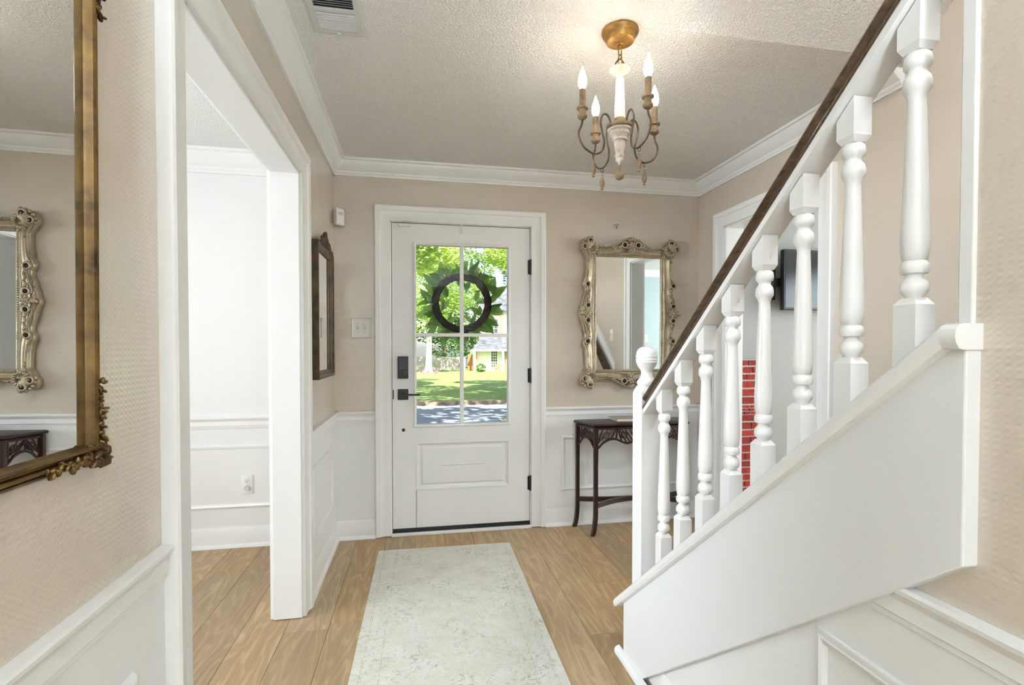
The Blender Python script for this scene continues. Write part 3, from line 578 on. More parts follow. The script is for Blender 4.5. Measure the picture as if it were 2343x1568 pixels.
# ================================================================== MIRRORS
def ornate_mirror():
    cx, cz, a, b = 1.9985, 1.4850, .2425, .395
    t = thing('ornate_mirror', 'champagne gilt rococo mirror with scrolled frame above the console table', 'mirror', (cx, 0, cz))
    def interp(tab, s):
        s = abs(s)
        for (s0, v0), (s1, v1) in zip(tab, tab[1:]):
            if s <= s1:
                f = (s-s0)/(s1-s0); f = f*f*(3-2*f); return v0+(v1-v0)*f
        return tab[-1][1]
    side = [(0, .135), (.03, .132), (.06, .124), (.2, .106), (.30, .090), (.35, .092), (.39, .106), (.43, .105), (.5, .092), (.6, .085), (.76, .083), (.80, .098), (.84, .108), (.90, .124), (.96, .122), (1, .112)]
    top = [(0, .142), (.06, .134), (.14, .122), (.25, .10), (.36, .078), (.5, .071), (.68, .072), (.73, .09), (.78, .108), (.86, .125), (.95, .122), (1, .112)]
    loop = []; n1, n2 = 96, 72
    for i in range(n1): s = -1+2*i/n1; loop.append((-(a+interp(side, s)), s*(b+.112), -a, max(-b, min(b, s*(b+.112)))))
    for i in range(n2): s = -1+2*i/n2; loop.append((s*(a+.112), b+interp(top, s), max(-a, min(a, s*(a+.112))), b))
    for i in range(n1): s = 1-2*i/n1; loop.append((a+interp(side, s), s*(b+.112), a, max(-b, min(b, s*(b+.112)))))
    for i in range(n2): s = 1-2*i/n2; loop.append((s*(a+.112), -b-interp(top, s)*(.97), max(-a, min(a, s*(a+.112))), -b))
    prof = [(0, .004), (0, .013), (.06, .018), (.12, .018), (.17, .026), (.24, .029), (.30, .024), (.36, .024), (.50, .027), (.60, .034), (.70, .037), (.78, .032), (.84, .027), (.90, .029), (.95, .025), (1.0, .016), (1.0, .002)]
    vs = []; fs = []; L = len(loop); K = len(prof)
    for ox, oz, ix, iz in loop:
        for f, h in prof: vs.append((cx+ix+(ox-ix)*f, -h, cz+iz+(oz-iz)*f))
    for i in range(L):
        j = (i+1) % L
        for k in range(K-1): fs.append((i*K+k, i*K+k+1, j*K+k+1, j*K+k))
    MB().add(vs, fs).build('frame', M_champ, t, smooth=50)
    MB().box(cx-a-.006, cx+a+.006, -.008, -.003, cz-b-.006, cz+b+.006).build('mirror_glass', M_mirror, t, smooth=0)
    mb = MB(); d = .0135
    for s in (-1, 1):
        k = int(2*b/d)
        for i in range(k): mb.ell((cx+s*(a+.012), -.0225, cz-b+d*(i+.5)), .0045, .0045, .0055, seg=6, rings=4)
        k = int(2*a/d)
        for i in range(k): mb.ell((cx-a+d*(i+.5), -.0225, cz+s*(b+.011)), .0055, .0045, .0045, seg=6, rings=4)
    tag(mb.build('beading', M_champ, t, smooth=60), kind='stuff')
    RX = Matrix.Rotation(R(90), 3, 'X')
    def hole(mb, dk, x, z, r=.014, h=.046):
        mb.torus((x, -h, z), r+.004, .0065, RX, 14, 6); dk.append(MB().ell((x, -h-.001, z), r*.95, .004, r*1.05, seg=10, rings=4))  # black disc in the ring stands in for the shade of a pierced hole
    def flower(mb, x, z, r, h, n=6, rot=0):
        for k in range(n):
            an = rot+2*math.pi*k/n; mb.ell((x+r*math.cos(an), -h, z+r*math.sin(an)), r*.62, .010, r*.42, Matrix.Rotation(-an, 3, 'Y'), 8, 5)
        mb.ell((x, -h-.004, z), r*.55, .012, r*.55, seg=10, rings=6); mb.torus((x, -h-.006, z), r*.62, r*.15, RX, 12, 5)
    def leafchain(mb, x, z, dx, dz, n, r, h):
        for k in range(n):
            f = 1-k/n*.6; an = math.atan2(dz, dx)
            mb.ell((x+dx*k, -h, z+dz*k), r*f*1.25, .008*f+.002, r*f*.6, Matrix.Rotation(-an+(.6 if k % 2 else -.6), 3, 'Y'), 8, 5)
    for s in (-1, 1):       # side rosettes
        x = cx+s*(a+.075); mb = MB(); dk = []; flower(mb, x, cz, .021, .061, 7)
        for q in (-1, 1):
            hole(mb, dk, cx+s*(a+.076), cz+q*.052, .0145, .058); leafchain(mb, cx+s*(a+.068), cz+q*.085, s*-.002, q*.018, 5, .013, .050)
            mb.tube(smooth_pts([(cx+s*(a+.092), -.046, cz+q*.040), (cx+s*(a+.096), -.044, cz+q*.070), (cx+s*(a+.078), -.042, cz+q*.12), (cx+s*(a+.068), -.040, cz+q*.17)]), .006, 6)
        for k in range(5): mb.ell((x+s*(.022+.008*k), -.057, cz+(.004 if k % 2 else -.004)), .010, .008, .015-.001*k, seg=8, rings=5)
        for k in (-1, 0, 1): mb.ell((cx+s*(a+.122), -.049, cz+k*.011), .010, .008, .006, seg=8, rings=5)
        ro = mb.build('rosette', M_champ, t, smooth=70); [k_.build('hole_shade', M_dark, ro) for k_ in dk]
        for q in (-1, 1):   # pierced scrolls on the bulges
            mb = MB(); dk = []; hole(mb, dk, cx+s*(a+.078), cz+q*.197, .0145, .055)
            mb.tube(smooth_pts([(cx+s*(a+.090), -.040, cz+q*.205), (cx+s*(a+.086), -.042, cz+q*.225), (cx+s*(a+.072), -.042, cz+q*.255), (cx+s*(a+.064), -.040, cz+q*.30)]), [.007]*6+[.006]*6+[.004]*7, 6)
            leafchain(mb, cx+s*(a+.062), cz+q*.16, 0, q*-.016, 4, .012, .046)
            o = mb.build('scroll', M_champ, t, smooth=70); [k_.build('hole_shade', M_dark, o) for k_ in dk]
    for q in (-1, 1):
        zc_ = cz+q*(b+.080); mb = MB(); dk = []; flower(mb, cx, zc_-q*.01, .022, .061, 7)
        for s in (-1, 1):
            hole(mb, dk, cx+s*.050, zc_, .0165, .057); leafchain(mb, cx+s*.078, zc_-q*.012, s*.018, -q*.004, 6, .014, .052)
            mb.tube(smooth_pts([(cx+s*.028, -.057, zc_+q*.040), (cx+s*.062, -.057, zc_+q*.030), (cx+s*.10, -.057, zc_+q*.006), (cx+s*.145, -.057, zc_-q*.018)]), .006, 6)
        for k in range(5): mb.ell((cx+(k-2)*.011, -.061, zc_+q*(.030+.012*math.cos((k-2)*.6))), .0065, .009, .017, Matrix.Rotation((k-2)*.28*q, 3, 'Y'), 8, 5)
        for k in range(4): mb.ell((cx+(k-1.5)*.012, -.055, zc_-q*.042), .007, .008, .012, seg=8, rings=5)
        ro = mb.build('rosette', M_champ, t, smooth=70); [k_.build('hole_shade', M_dark, ro) for k_ in dk]
    for s in (-1, 1):
        for q in (-1, 1):   # corner cartouches
            x, z = cx+s*(a+.052), cz+q*(b+.052); mb = MB(); dk = []
            for k in range(7):
                an = math.atan2(q, s)+(k-3)*.33; mb.ell((x+.030*math.cos(an), -.059, z+.030*math.sin(an)), .030, .010, .0085, Matrix.Rotation(-an, 3, 'Y'), 8, 5)
            hole(mb, dk, x+s*.044, z+q*.008, .0165, .061); hole(mb, dk, x+s*.008, z+q*.046, .0165, .061)
            for k in range(9):
                an = math.atan2(-q, -s)+(k-4)*.42; mb.ell((x+.036*math.cos(an), -.057, z+.036*math.sin(an)), .012, .011, .009, Matrix.Rotation(-an, 3, 'Y'), 8, 5)
            for k in range(6):
                an = math.atan2(q, s)+(k-2.5)*.34; mb.ell((x+.070*math.cos(an), -.051, z+.070*math.sin(an)), .013, .010, .012, Matrix.Rotation(-an, 3, 'Y'), 8, 5)
            leafchain(mb, x-s*.045, z+q*.012, -s*.016, q*.001, 4, .012, .050); leafchain(mb, x+s*.012, z-q*.045, s*.001, -q*.016, 4, .012, .050)
            o = mb.build('corner_cartouche', M_champ, t, smooth=70); [k_.build('hole_shade', M_dark, o) for k_ in dk]
    return t
om = ornate_mirror()
om.location.y = -.009; om.rotation_euler.z = R(.7)

def gold_mirror():
    y0, y1, z0, z1 = -3.12, -2.460, 1.055, 1.905        # outer size on the left wall
    t = thing('gilt_mirror', 'large antique gold framed mirror in the left foreground', 'mirror', (.004, (y0+y1)/2, z0))
    GP = [(0, .002), (0, .012), (.004, .016), (.008, .016), (.010, .013), (.013, .020), (.018, .027), (.023, .024), (.026, .016), (.029, .015), (.032, .026), (.037, .034), (.042, .030), (.044, .018), (.047, .012), (.052, .010), (.052, .002)]
    GP = [(-p*.66, h*.68) for p, h in GP]      # t negative = inwards from the outer path (path runs clockwise seen from +X)
    MB().sweep([(y0, z0), (y0, z1), (y1, z1), (y1, z0)], GP, (0, 0, 0), Y3, Z3, X3, True).build('frame', M_gold, t, smooth=28)
    MB().box(.004, .0075, y0+.033, y1-.033, z0+.033, z1-.033).build('mirror_glass', M_mirror, t, smooth=0)
    rg = random.Random(3)
    for (yc, sy) in ((y0, 1), (y1, -1)):
        for (zc_, sz) in ((z0, 1), (z1, -1)):
            mb = MB()
            for k in range(95):
                if k % 2: dy, dz = rg.uniform(.0, .13), rg.uniform(.001, .017)
                else: dy, dz = rg.uniform(.001, .017), rg.uniform(0, .135)
                if k % 5 == 0: dy, dz = rg.uniform(.0, .03), rg.uniform(0, .03)
                fr_ = max(.35, 1-max(dy, dz)/.16)
                an = rg.uniform(0, 3.14)
                Mq = Matrix.Rotation(an, 3, 'X')
                mb.ell((.013+.010*rg.random(), yc+sy*dy, zc_+sz*dz), .0065*fr_+.002, .0105*fr_+.002, .0030*fr_+.001, Mq, 8, 6)
            for k in range(9):
                mb.ell((.015, yc+sy*(.006+.0006*k), zc_+sz*(.004+.0145*k)), .008, .0055, .0085-.0004*k, Matrix.Rotation(.5*sy, 3, 'X'), 8, 5)
                mb.ell((.015, yc+sy*(.004+.0145*k), zc_+sz*(.006+.0006*k)), .008, .0085-.0004*k, .0055, Matrix.Rotation(.5*sy, 3, 'X'), 8, 5)
            mb.build('corner_acanthus', M_gold, t, smooth=70)
    t.rotation_euler = (0, R(.45), 0)
    return t
gm = gold_mirror()

def small_mirror():
    y0, y1, z0, z1 = -.700, -.215, 1.078, 1.792
    t = thing('crested_mirror', 'narrow dark bronze mirror with carved crest beside the dining opening', 'mirror', (.0, -.46, z0))
    SP = [(0, .002), (0, .034), (-.006, .036), (-.016, .034), (-.024, .026), (-.032, .026), (-.038, .022), (-.042, .012), (-.042, .002)]
    MB().sweep([(y0, z0), (y0, z1), (y1, z1), (y1, z0)], SP, (0, 0, 0), Y3, Z3, X3, True).build('frame', M_bronze, t, smooth=35)
    MB().box(.008, .014, y0+.04, y1-.04, z0+.04, z1-.04).build('mirror_glass', M_mirror, t, smooth=0)
    rg = random.Random(5); mb = MB()
    for k in range(60):
        f = rg.uniform(-1, 1); top_ = .078*(1-abs(f)**1.3)
        mb.ell((.022+rg.random()*.012, -.457+f*.17, z1-.004+rg.uniform(0, 1)*top_), .009, rg.uniform(.008, .02), rg.uniform(.006, .013), Matrix.Rotation(rg.uniform(0, 3), 3, 'X'), 8, 5)
    mb.ell((.028, -.457, z1+.052), .014, .03, .028); mb.ell((.028, -.457, z1+.078), .012, .018, .012)
    for q in (-1, 1): mb.torus((.030, -.457+q*.05, z1+.022), .016, .007, Matrix.Rotation(R(90), 3, 'Y'), 14, 6); mb.torus((.028, -.457+q*.11, z1+.012), .012, .006, Matrix.Rotation(R(90), 3, 'Y'), 14, 6)
    mb.build('carved_crest', M_bronze, t, smooth=70)
    return t
small_mirror()

# ================================================================== SMALL WALL FITTINGS
def plate(name, label, c, u, n, w, h, toggles, group=None, fancy=False, loc_up=Z3):
    u = Vector(u); n = Vector(n); c = Vector(c); t = thing(name, label, 'switch', c, group)
    if fancy:
        MB().sweep([(-w/2, -h/2), (-w/2, h/2), (w/2, h/2), (w/2, -h/2)], [(.003, 0), (.003, .006), (0, .010), (-.005, .009), (-.008, .006), (-min(w, h)/2+.001, .006), (-min(w, h)/2+.001, 0)], c, u, Z3, n, True).build('plate', M_plast, t, smooth=40)
    else:
        MB().sweep([(-w/2, -h/2), (-w/2, h/2), (w/2, h/2), (w/2, -h/2)], [(0, 0), (0, .003), (-.004, .0055), (-min(w, h)/2+.001, .0055), (-min(w, h)/2+.001, 0)], c, u, Z3, n, True).build('plate', M_plast, t, smooth=40)
    for off in toggles:
        q = c+u*off+n*.006
        MB().sweep([(-.006, -.013), (-.006, .013), (.006, .013), (.006, -.013)], [(0, 0), (0, .002), (-.001, .002), (-.001, 0)], q, u, Z3, n, True).build('slot', M_plastg, t)
        mb = MB(); a = [q+u*sx*.004+Vector((0, 0, dz)) for sx, dz in ((-1, -.008), (1, -.008), (1, .006), (-1, .006))]
        b = [q+u*sx*.0033+n*.011+Vector((0, 0, dz)) for sx, dz in ((-1, .003), (1, .003), (1, .010), (-1, .010))]
        mb.hexa(a, b).build('toggle', M_plast, t, smooth=0)
        for sz in (-1, 1): MB().ell(q+Vector((0, 0, sz*.0305)), .0028, .0028, .0028, seg=8, rings=4).build('screw', M_plastg, t)
    return t
plate('light_switch', 'white double toggle switch plate left of the front door', (.168, 0, 1.370), X3, (0, -1, 0), .118, .122, (-.022, .022), fancy=True)
plate('light_switch', 'white single switch plate on the stair wall, seen in the ornate mirror', (W, -1.60, 1.375), Y3, (-1, 0, 0), .075, .118, (0,))
plate('light_switch', 'white switch plate on the pale blue den wall, seen in the ornate mirror', (4.09, -3.9, 1.39), X3, Y3, .075, .118, (0,))
ot = thing('wall_outlet', 'white duplex outlet low on the dining room wall', 'outlet', (-.5255, 0, .387))
MB().sweep([(-.5605, .327), (-.5605, .447), (-.4905, .447), (-.4905, .327)], [(0, 0), (0, .003), (-.004, .0055), (-.034, .0055), (-.034, 0)], (0, 0, 0), X3, Z3, (0, -1, 0), True).build('plate', M_plast, ot, smooth=40)
MB().lathe([(.0165, 0), (.0165, .003), (.002, .003)], (-.5255, -.005, .408), 20, Matrix.Rotation(R(90), 3, 'X')).build('receptacle', M_plast, ot)
for dx in (-.006, .006): MB().box(-.5255+dx-.001, -.5255+dx+.001, -.0086, -.007, .408, .416).build('slot', M_dark, ot)
MB().lathe([(.0025, 0), (.0025, .001)], (-.5255, -.0082, .401), 8, Matrix.Rotation(R(90), 3, 'X')).build('slot', M_dark, ot)
MB().lathe([(.017, 0), (.0175, .006), (.015, .010), (.002, .010)], (-.5255, -.005, .366), 20, Matrix.Rotation(R(90), 3, 'X')).build('safety_plug', plain('pale_grey_plastic', (.6, .6, .6), .35), ot)
# corner motion sensor
ms = thing('motion_sensor', 'white corner motion detector high beside the front door', 'sensor', (.03, -.03, 2.07))
Mr = Matrix.Rotation(R(38), 3, 'Z'); mb = MB(); c0 = Vector((.034, -.030, 2.07))
def lp(x, y, z): return c0+Mr@Vector((x, y, z))
prof = [(-.0, -.052), (-.020, -.054), (-.028, -.048), (-.030, .030), (-.024, .050), (-.014, .054), (0, .054)]
mb.prism(prof, lambda a, b, h: lp(h, a, b), -.028, .028).build('housing', M_plast, ms, bevel=.004)
mb = MB().prism([(-.0295, .008), (-.0315, .012), (-.0315, .026), (-.0290, .030)], lambda a, b, h: lp(h, a, b), -.018, .018); mb.build('lens', M_plastg, ms)
MB().prism([(.010, -.04), (0, -.04), (0, .04), (.010, .04)], lambda a, b, h: lp(h, a, b), -.016, .016).build('bracket', M_plastg, ms)
hk = thing('picture_hook', 'tiny metal picture hook above the ornate mirror', 'hook', (1.913, 0, 2.10))
for dx in (-.009, .009): MB().ell((1.913+dx, -.002, 2.113), .004, .004, .004, seg=8, rings=4).build('nail_head', M_iron, hk)
MB().tube([(1.913, -.002, 2.108), (1.913, -.004, 2.090), (1.913, -.010, 2.087), (1.913, -.011, 2.093)], .002, 6).build('wire', M_iron, hk)

# ================================================================== CONSOLE TABLE, BOOK, RUG
def console():
    zt = .742; t = thing('console_table', 'dark mahogany console table with carved fretwork apron against the front wall', 'table', (2.0, -.14, 0))
    def plan(o): return [(1.590+o, -.030), (1.658+o*1.2, -.252-.0+o), (2.342-o*1.2, -.252+o), (2.410-o, -.030)]
    mb = MB()
    for (o0, z0_), (o1, z1_) in zip([(.022, zt-.026), (.010, zt-.022), (.002, zt-.016), (0, zt-.009), (.004, zt-.004)], [(.010, zt-.022), (.002, zt-.016), (0, zt-.009), (.004, zt-.004), (.012, zt)]):
        mb.hexa([(x, y, z0_) for x, y in plan(o0)], [(x, y, z1_) for x, y in plan(o1)])
    mb.build('table_top', M_mahog, t, bevel=0)
    legs = [((1.612, -.052), (-.020, .006)), ((1.680, -.232), (-.026, -.012)), ((2.320, -.232), (.026, -.012)), ((2.388, -.052), (.020, .006))]
    for (x, y), (fx, fy) in legs:
        P = smooth_pts([(x, y, zt-.026), (x, y, .45), (x, y, .22), (x+fx*.05, y+fy*.05, .12), (x+fx*.45, y+fy*.45, .04), (x+fx, y+fy, 0.002)], 5)
        mb = MB(); w = .013; vs = []; fs = []
        for i, p in enumerate(P):
            ww = w if p.z > .5 else w*(.92+.10*(1-p.z/.5))
            for dx, dy in ((-1, -1), (1, -1), (1, 1), (-1, 1)): vs.append((p.x+dx*ww, p.y+dy*ww, p.z))
        for i in range(len(P)-1):
            for k in range(4): fs.append((i*4+k, i*4+(k+1) % 4, (i+1)*4+(k+1) % 4, (i+1)*4+k))
        fs += [(0, 1, 2, 3), tuple(len(vs)-4+k for k in (3, 2, 1, 0))]
        mb.add(vs, fs).build('leg', M_mahog, t, smooth=40)
    # fretwork aprons: a top band, a scalloped lower band and pierced leaf work between
    def apron(p, q, nm):
        p = Vector((*p, 0)); q = Vector((*q, 0)); L = (q-p).length; u = (q-p)/L; n = Vector((-u.y, u.x, 0))
        def P3(a, z, h=0): return p+u*a+n*h+Vector((0, 0, z))
        mb = MB(); z1 = zt-.026
        mb.hexa([P3(0, z1-.014, -.008), P3(L, z1-.014, -.008), P3(L, z1-.014, .008), P3(0, z1-.014, .008)], [P3(0, z1, -.008), P3(L, z1, -.008), P3(L, z1, .008), P3(0, z1, .008)])
        low = []
        nn = 40
        for i in range(nn+1):
            s = i/nn; e = min(s, 1-s)
            z = z1-.100-.016*math.cos(s*2*math.pi*(3 if L > .4 else 1))-.028*max(0, 1-e*L/.035)
            low.append((s*L, z))
        for (a0, za), (a1, zb) in zip(low, low[1:]):
            mb.hexa([P3(a0, za, -.007), P3(a1, zb, -.007), P3(a1, zb, .007), P3(a0, za, .007)], [P3(a0, za+.014, -.007), P3(a1, zb+.014, -.007), P3(a1, zb+.014, .007), P3(a0, za+.014, .007)])
        nl = 26 if L > .4 else 8
        for k in range(nl):
            s = (k+.5)/nl; a = s*L; lean = math.sin(s*math.pi*(4 if L > .4 else 2)+.4)*.05
            zb = z1-.098-.016*math.cos(s*2*math.pi*(3 if L > .4 else 1))
            pts = smooth_pts([P3(max(0, min(L, a-lean*.6)), zb+.004), P3(a, (zb+z1)/2-.01), P3(max(0, min(L, a+lean*.8)), z1-.010)], 4)
            mb.tube(pts, [.0045, .005, .006, .0065, .006, .0055, .005, .004, .0035], 6)
        for k in range(5 if L > .4 else 2):
            s = (k+.5)/(5 if L > .4 else 2); mb.torus(P3(s*L, z1-.055), .020, .005, Matrix(((u.x, 0, n.x), (u.y, 0, n.y), (0, 1, 0))), 14, 6)
        mb.build(nm, M_mahog, t, smooth=50)
    apron((1.693, -.238), (2.307, -.238), 'fretwork_apron'); apron((1.617, -.065), (1.676, -.219), 'side_fretwork'); apron((2.383, -.065), (2.324, -.219), 'side_fretwork')
    # crossed curved stretchers
    for (x0, y0_), (x1, y1_) in (((1.612, -.052), (2.320, -.232)), ((1.680, -.232), (2.388, -.052))):
        P = []
        for i in range(21):
            s = i/20; P.append(Vector((x0+(x1-x0)*s, y0_+(y1_-y0_)*(s+.14*math.sin(2*math.pi*s)), .195+.012*math.sin(math.pi*s))))
        mb = MB(); vs = []; fs = []
        for i, p in enumerate(P):
            tt = (P[min(i+1, 20)]-P[max(i-1, 0)]).normalized(); nn = Vector((-tt.y, tt.x, 0))
            for a, h in ((-1, -1), (1, -1), (1, 1), (-1, 1)): vs.append(p+nn*a*.008+Vector((0, 0, h*.016)))
        for i in range(20):
            for k in range(4): fs.append((i*4+k, i*4+(k+1) % 4, (i+1)*4+(k+1) % 4, (i+1)*4+k))
        fs += [(0, 1, 2, 3), (83, 82, 81, 80)]
        mb.add(vs, fs).build('stretcher', M_mahog, t, smooth=40)
console()
bk = thing('book', 'closed book with taupe cover lying on the console table', 'book', (1.96, -.13, .742))
M_cover = plain('taupe_book_cover', (.42, .36, .27), .55, nscale=30, namt=.06); M_page = plain('book_pages', (.72, .69, .62), .8)
bp_ = [(1.842, -.040), (1.850, -.180), (2.075, -.195), (2.068, -.055)]
def inset(poly, f, s=1):
    c = Vector((sum(x for x, _ in poly)/4, sum(y for _, y in poly)/4)); return [tuple(c+(Vector(p)-c)*f) for p in poly]
MB().hexa([(x, y, .7425) for x, y in bp_], [(x, y, .7455) for x, y in bp_]).build('back_cover', M_cover, bk, smooth=0)
i2 = inset(bp_, .965); MB().hexa([(x, y, .7455) for x, y in i2], [(x, y, .7595) for x, y in i2]).build('pages', M_page, bk, smooth=0)
MB().hexa([(x, y, .7595) for x, y in bp_], [(x, y, .7625) for x, y in bp_]).build('front_cover', M_cover, bk, smooth=0)
rg_ = thing('runner_rug', 'faded cream runner rug leading to the front door', 'rug', (.673, -1.50, 0)); rg_.rotation_euler.z = R(-.9)
mb = MB(); nxr, nyr = 12, 40; w2, l2 = .404, 1.25; vs = []; fs = []
for j in range(nyr+1):
    for i in range(nxr+1):
        x = -w2+2*w2*i/nxr; y = -l2+2*l2*j/nyr; e = min(w2-abs(x), l2-abs(y)); vs.append((x, y, .0055 if e > .004 else .003))
for j in range(nyr):
    for i in range(nxr): k = j*(nxr+1)+i; fs.append((k, k+1, k+nxr+2, k+nxr+1))
me = bpy.data.meshes.new('pile'); mb.add(vs, fs); mb.box(-w2, w2, -l2, l2, .0005, .004)
o = mb.build('pile', M_rug, rg_, smooth=0); o.location = (0, 0, 0)

# ================================================================== DEN: TELEVISION AND BRICK PANEL
tv = thing('television', 'black flat-screen television on the den wall seen between balusters', 'television', (3.56, -.02, 1.74))
MB().box(3.165, 3.955, -.115, -.075, 1.522, 1.966).build('screen_housing', plain('tv_black', (.012, .012, .013), .35), tv, bevel=.004)
MB().box(3.178, 3.942, -.117, -.1151, 1.540, 1.953).build('screen', plain('tv_screen', (.010, .010, .011), .16), tv)
MB().box(3.49, 3.53, -.1165, -.1152, 1.528, 1.533).build('logo_mark', M_plast, tv)
mb = MB().box(3.30, 3.75, -.075, -.06, 1.62, 1.87).box(3.11, 3.34, -.058, -.035, 1.70, 1.76).box(3.11, 3.15, -.045, 0, 1.60, 1.86); mb.build('wall_mount', M_black, tv)
bp2 = thing('brick_panel', 'red brick chimney breast in the den seen between balusters', 'brick panel', (2.9, -.03, 0))
M_mort = plain('white_mortar', (.68, .65, .60), .9, bscale=120, bstr=.4)
def brickmat():
    m, nt, bs = newmat('red_brick'); oi = N(nt, 'ShaderNodeObjectInfo'); f = noise(nt, mapping(nt), 60, 4, .7)
    c = ramp(nt, f, [(.3, (.22, .016, .013)), (.7, (.52, .045, .03))]); hv = N(nt, 'ShaderNodeHueSaturation'); nt.links.new(c, hv.inputs['Color'])
    nt.links.new(math_(nt, 'ADD', .75, math_(nt, 'MULTIPLY', oi.outputs['Random'], .6)), hv.inputs['Value']); nt.links.new(hv.outputs[0], bs.inputs['Base Color']); bs.inputs['Roughness'].default_value = .8; bump(nt, bs, f, .4, .003); return m
M_brick = brickmat()
MB().box(2.70, 3.09, -.050, -.030, 0, 1.157).build('mortar_bed', M_mort, bp2)
rb = random.Random(4); z = 1.150; row = 0
while z > .02:
    small = row in (6, 7, 8, 22, 23, 24); hh = .017 if small else rb.choice((.036, .042, .046)); x = 2.703-rb.uniform(0, .05)
    while x < 3.085:
        wv = rb.uniform(.03, .05) if small else rb.choice((.045, .10, .15, .19)); a = max(x, 2.703); b = min(x+wv, 3.087)
        if b-a > .012: MB().box(a, b-.011, -.058-rb.uniform(0, .004), -.048, z-hh, z).build('brick', M_brick, bp2, smooth=0)
        x += wv
    z -= hh+(.007 if small else .0135); row += 1

# ================================================================== WREATH ON THE OUTSIDE OF THE DOOR
wrx, wry, wrz = .826, .085, 1.549
wth = thing('wreath', 'twig wreath with green magnolia leaves hanging outside the door glass', 'wreath', (wrx, wry, wrz))
M_twig = plain('dark_twig', (.030, .017, .010), .85, bscale=120, bstr=.6, bdist=.004, nscale=90, namt=.3)
mb = MB(); rw = random.Random(8)
for s in range(11):
    P = []; ph = rw.uniform(0, 6.28); rr = .017 if s else 0; wn_ = rw.choice((5, 6, 7, 8))
    for k in range(65):
        a = 2*math.pi*k/64; P.append((wrx+(.1805+rr*math.cos(wn_*a+ph))*math.cos(a), wry+rr*math.sin(wn_*a+ph), wrz+(.1805+rr*math.cos(wn_*a+ph))*math.sin(a)))
    mb.tube(P, .0105 if s else .017, 6)
mb.build('twig_ring', M_twig, wth, smooth=60)
def leafmat(name, c0, c1, tr=.35, rough=.35):
    m, nt, bs = newmat(name); oi = N(nt, 'ShaderNodeObjectInfo'); out = nt.nodes['Material Output']
    f = noise(nt, mapping(nt), 9, 3); g = math_(nt, 'FRACT', math_(nt, 'ADD', oi.outputs['Random'], math_(nt, 'MULTIPLY', f, .6)))
    c = ramp(nt, g, [(.1, c0), (.9, c1)]); nt.links.new(c, bs.inputs['Base Color']); bs.inputs['Roughness'].default_value = rough
    t = N(nt, 'ShaderNodeBsdfTranslucent'); nt.links.new(c, t.inputs[0]); mx = N(nt, 'ShaderNodeMixShader'); mx.inputs[0].default_value = tr
    nt.links.new(bs.outputs[0], mx.inputs[1]); nt.links.new(t.outputs[0], mx.inputs[2]); nt.links.new(mx.outputs[0], out.inputs[0]); return m
M_magn = leafmat('magnolia_leaf', (.12, .28, .05), (.45, .62, .16), .55)
def leafmesh(nm, L, Wd, curl, mat):
    n = 8; vs = []; fs = []
    for i in range(n+1):
        s = i/n; w = Wd*math.sin(math.pi*min(1, s*.97+.03)**.85)*.5+.0006; z = curl*s*s*L
        vs += [(s*L, -w, z+.12*w), (s*L, 0, z-.08*w), (s*L, w, z+.12*w)]
    for i in range(n): k = i*3; fs += [(k, k+3, k+4, k+1), (k+1, k+4, k+5, k+2)]
    me = bpy.data.meshes.new(nm); me.from_pydata(vs, [], fs); me.shade_smooth(); me.materials.append(mat); return me
LM = [leafmesh('leaf', .105, .048, .15, M_magn), leafmesh('leaf', .125, .050, -.2, M_magn), leafmesh('leaf', .085, .042, .35, M_magn)]
for k in range(128):
    a = 2*math.pi*(k*.381966); o = bpy.data.objects.new('leaf', LM[k % 3]); COL.objects.link(o); o.parent = wth
    inner = k % 5 == 0
    rad = rw.uniform(.145, .175) if inner else rw.uniform(.165, .225)
    o.location = (rad*math.cos(a), rw.uniform(.022, .060), rad*math.sin(a))
    aim = a+(math.pi if inner else 0)+rw.uniform(-1.0, 1.0)
    o.rotation_euler = (Matrix.Rotation(-aim, 3, 'Y')@Matrix.Rotation(rw.uniform(-.9, .4), 3, 'Z')@Matrix.Rotation(R(90)+rw.uniform(-1.1, 1.1), 3, 'X')).to_euler()
    if inner: o.scale = (.8, .8, .8)

# ================================================================== OUTDOORS
def ground(name, pts, mat, label, cat, th=.1):
    return struct(name, MB().hexa([(x, y, z-th) for x, y, z in pts], pts), mat, label=label, cat=cat, smooth=0)
def grass():
    m, nt, bs = newmat('lawn_grass'); v = mapping(nt)
    c = ramp(nt, noise(nt, v, 3.5, 5, .7), [(.3, (.11, .17, .045)), (.7, (.24, .31, .11))])
    nt.links.new(c, bs.inputs['Base Color']); bs.inputs['Roughness'].default_value = .9; bs.inputs['Specular IOR Level'].default_value = .1
    bump(nt, bs, noise(nt, v, 30, 4, .7), .5, .05); return m
M_grass = grass()
M_asph = plain('asphalt', (.17, .18, .21), .85, nscale=2.5, namt=.12, bscale=60, bstr=.3, bdist=.01)
M_conc = plain('weathered_concrete', (.26, .20, .13), .9, nscale=3, namt=.3)
ground('front_yard', [(-25, 1.3, -.45), (30, 1.3, -.45), (30, 11, -1.40), (-25, 11, -1.40)], M_grass, 'front yard sloping to the street', 'lawn')
ground('porch_slab', [(-1.2, .16, -.03), (3, .16, -.03), (3, 1.5, -.05), (-1.2, 1.5, -.05)], M_conc, 'concrete porch outside the front door', 'porch', .4)
ground('street', [(-40, 10.8, -1.40), (60, 10.8, -1.40), (60, 19.9, -1.37), (-40, 19.9, -1.37)], M_asph, 'grey asphalt street with dappled shade', 'street')
ground('curb', [(-40, 19.9, -1.21), (60, 19.9, -1.21), (60, 20.35, -1.19), (-40, 20.35, -1.19)], M_conc, 'worn concrete curb across the street', 'curb', .3)
ground('lawn', [(-40, 20.35, -1.20), (60, 20.35, -1.20), (60, 90, -1.95), (-40, 90, -1.95)], M_grass, 'sunlit lawn across the street', 'lawn', .3)
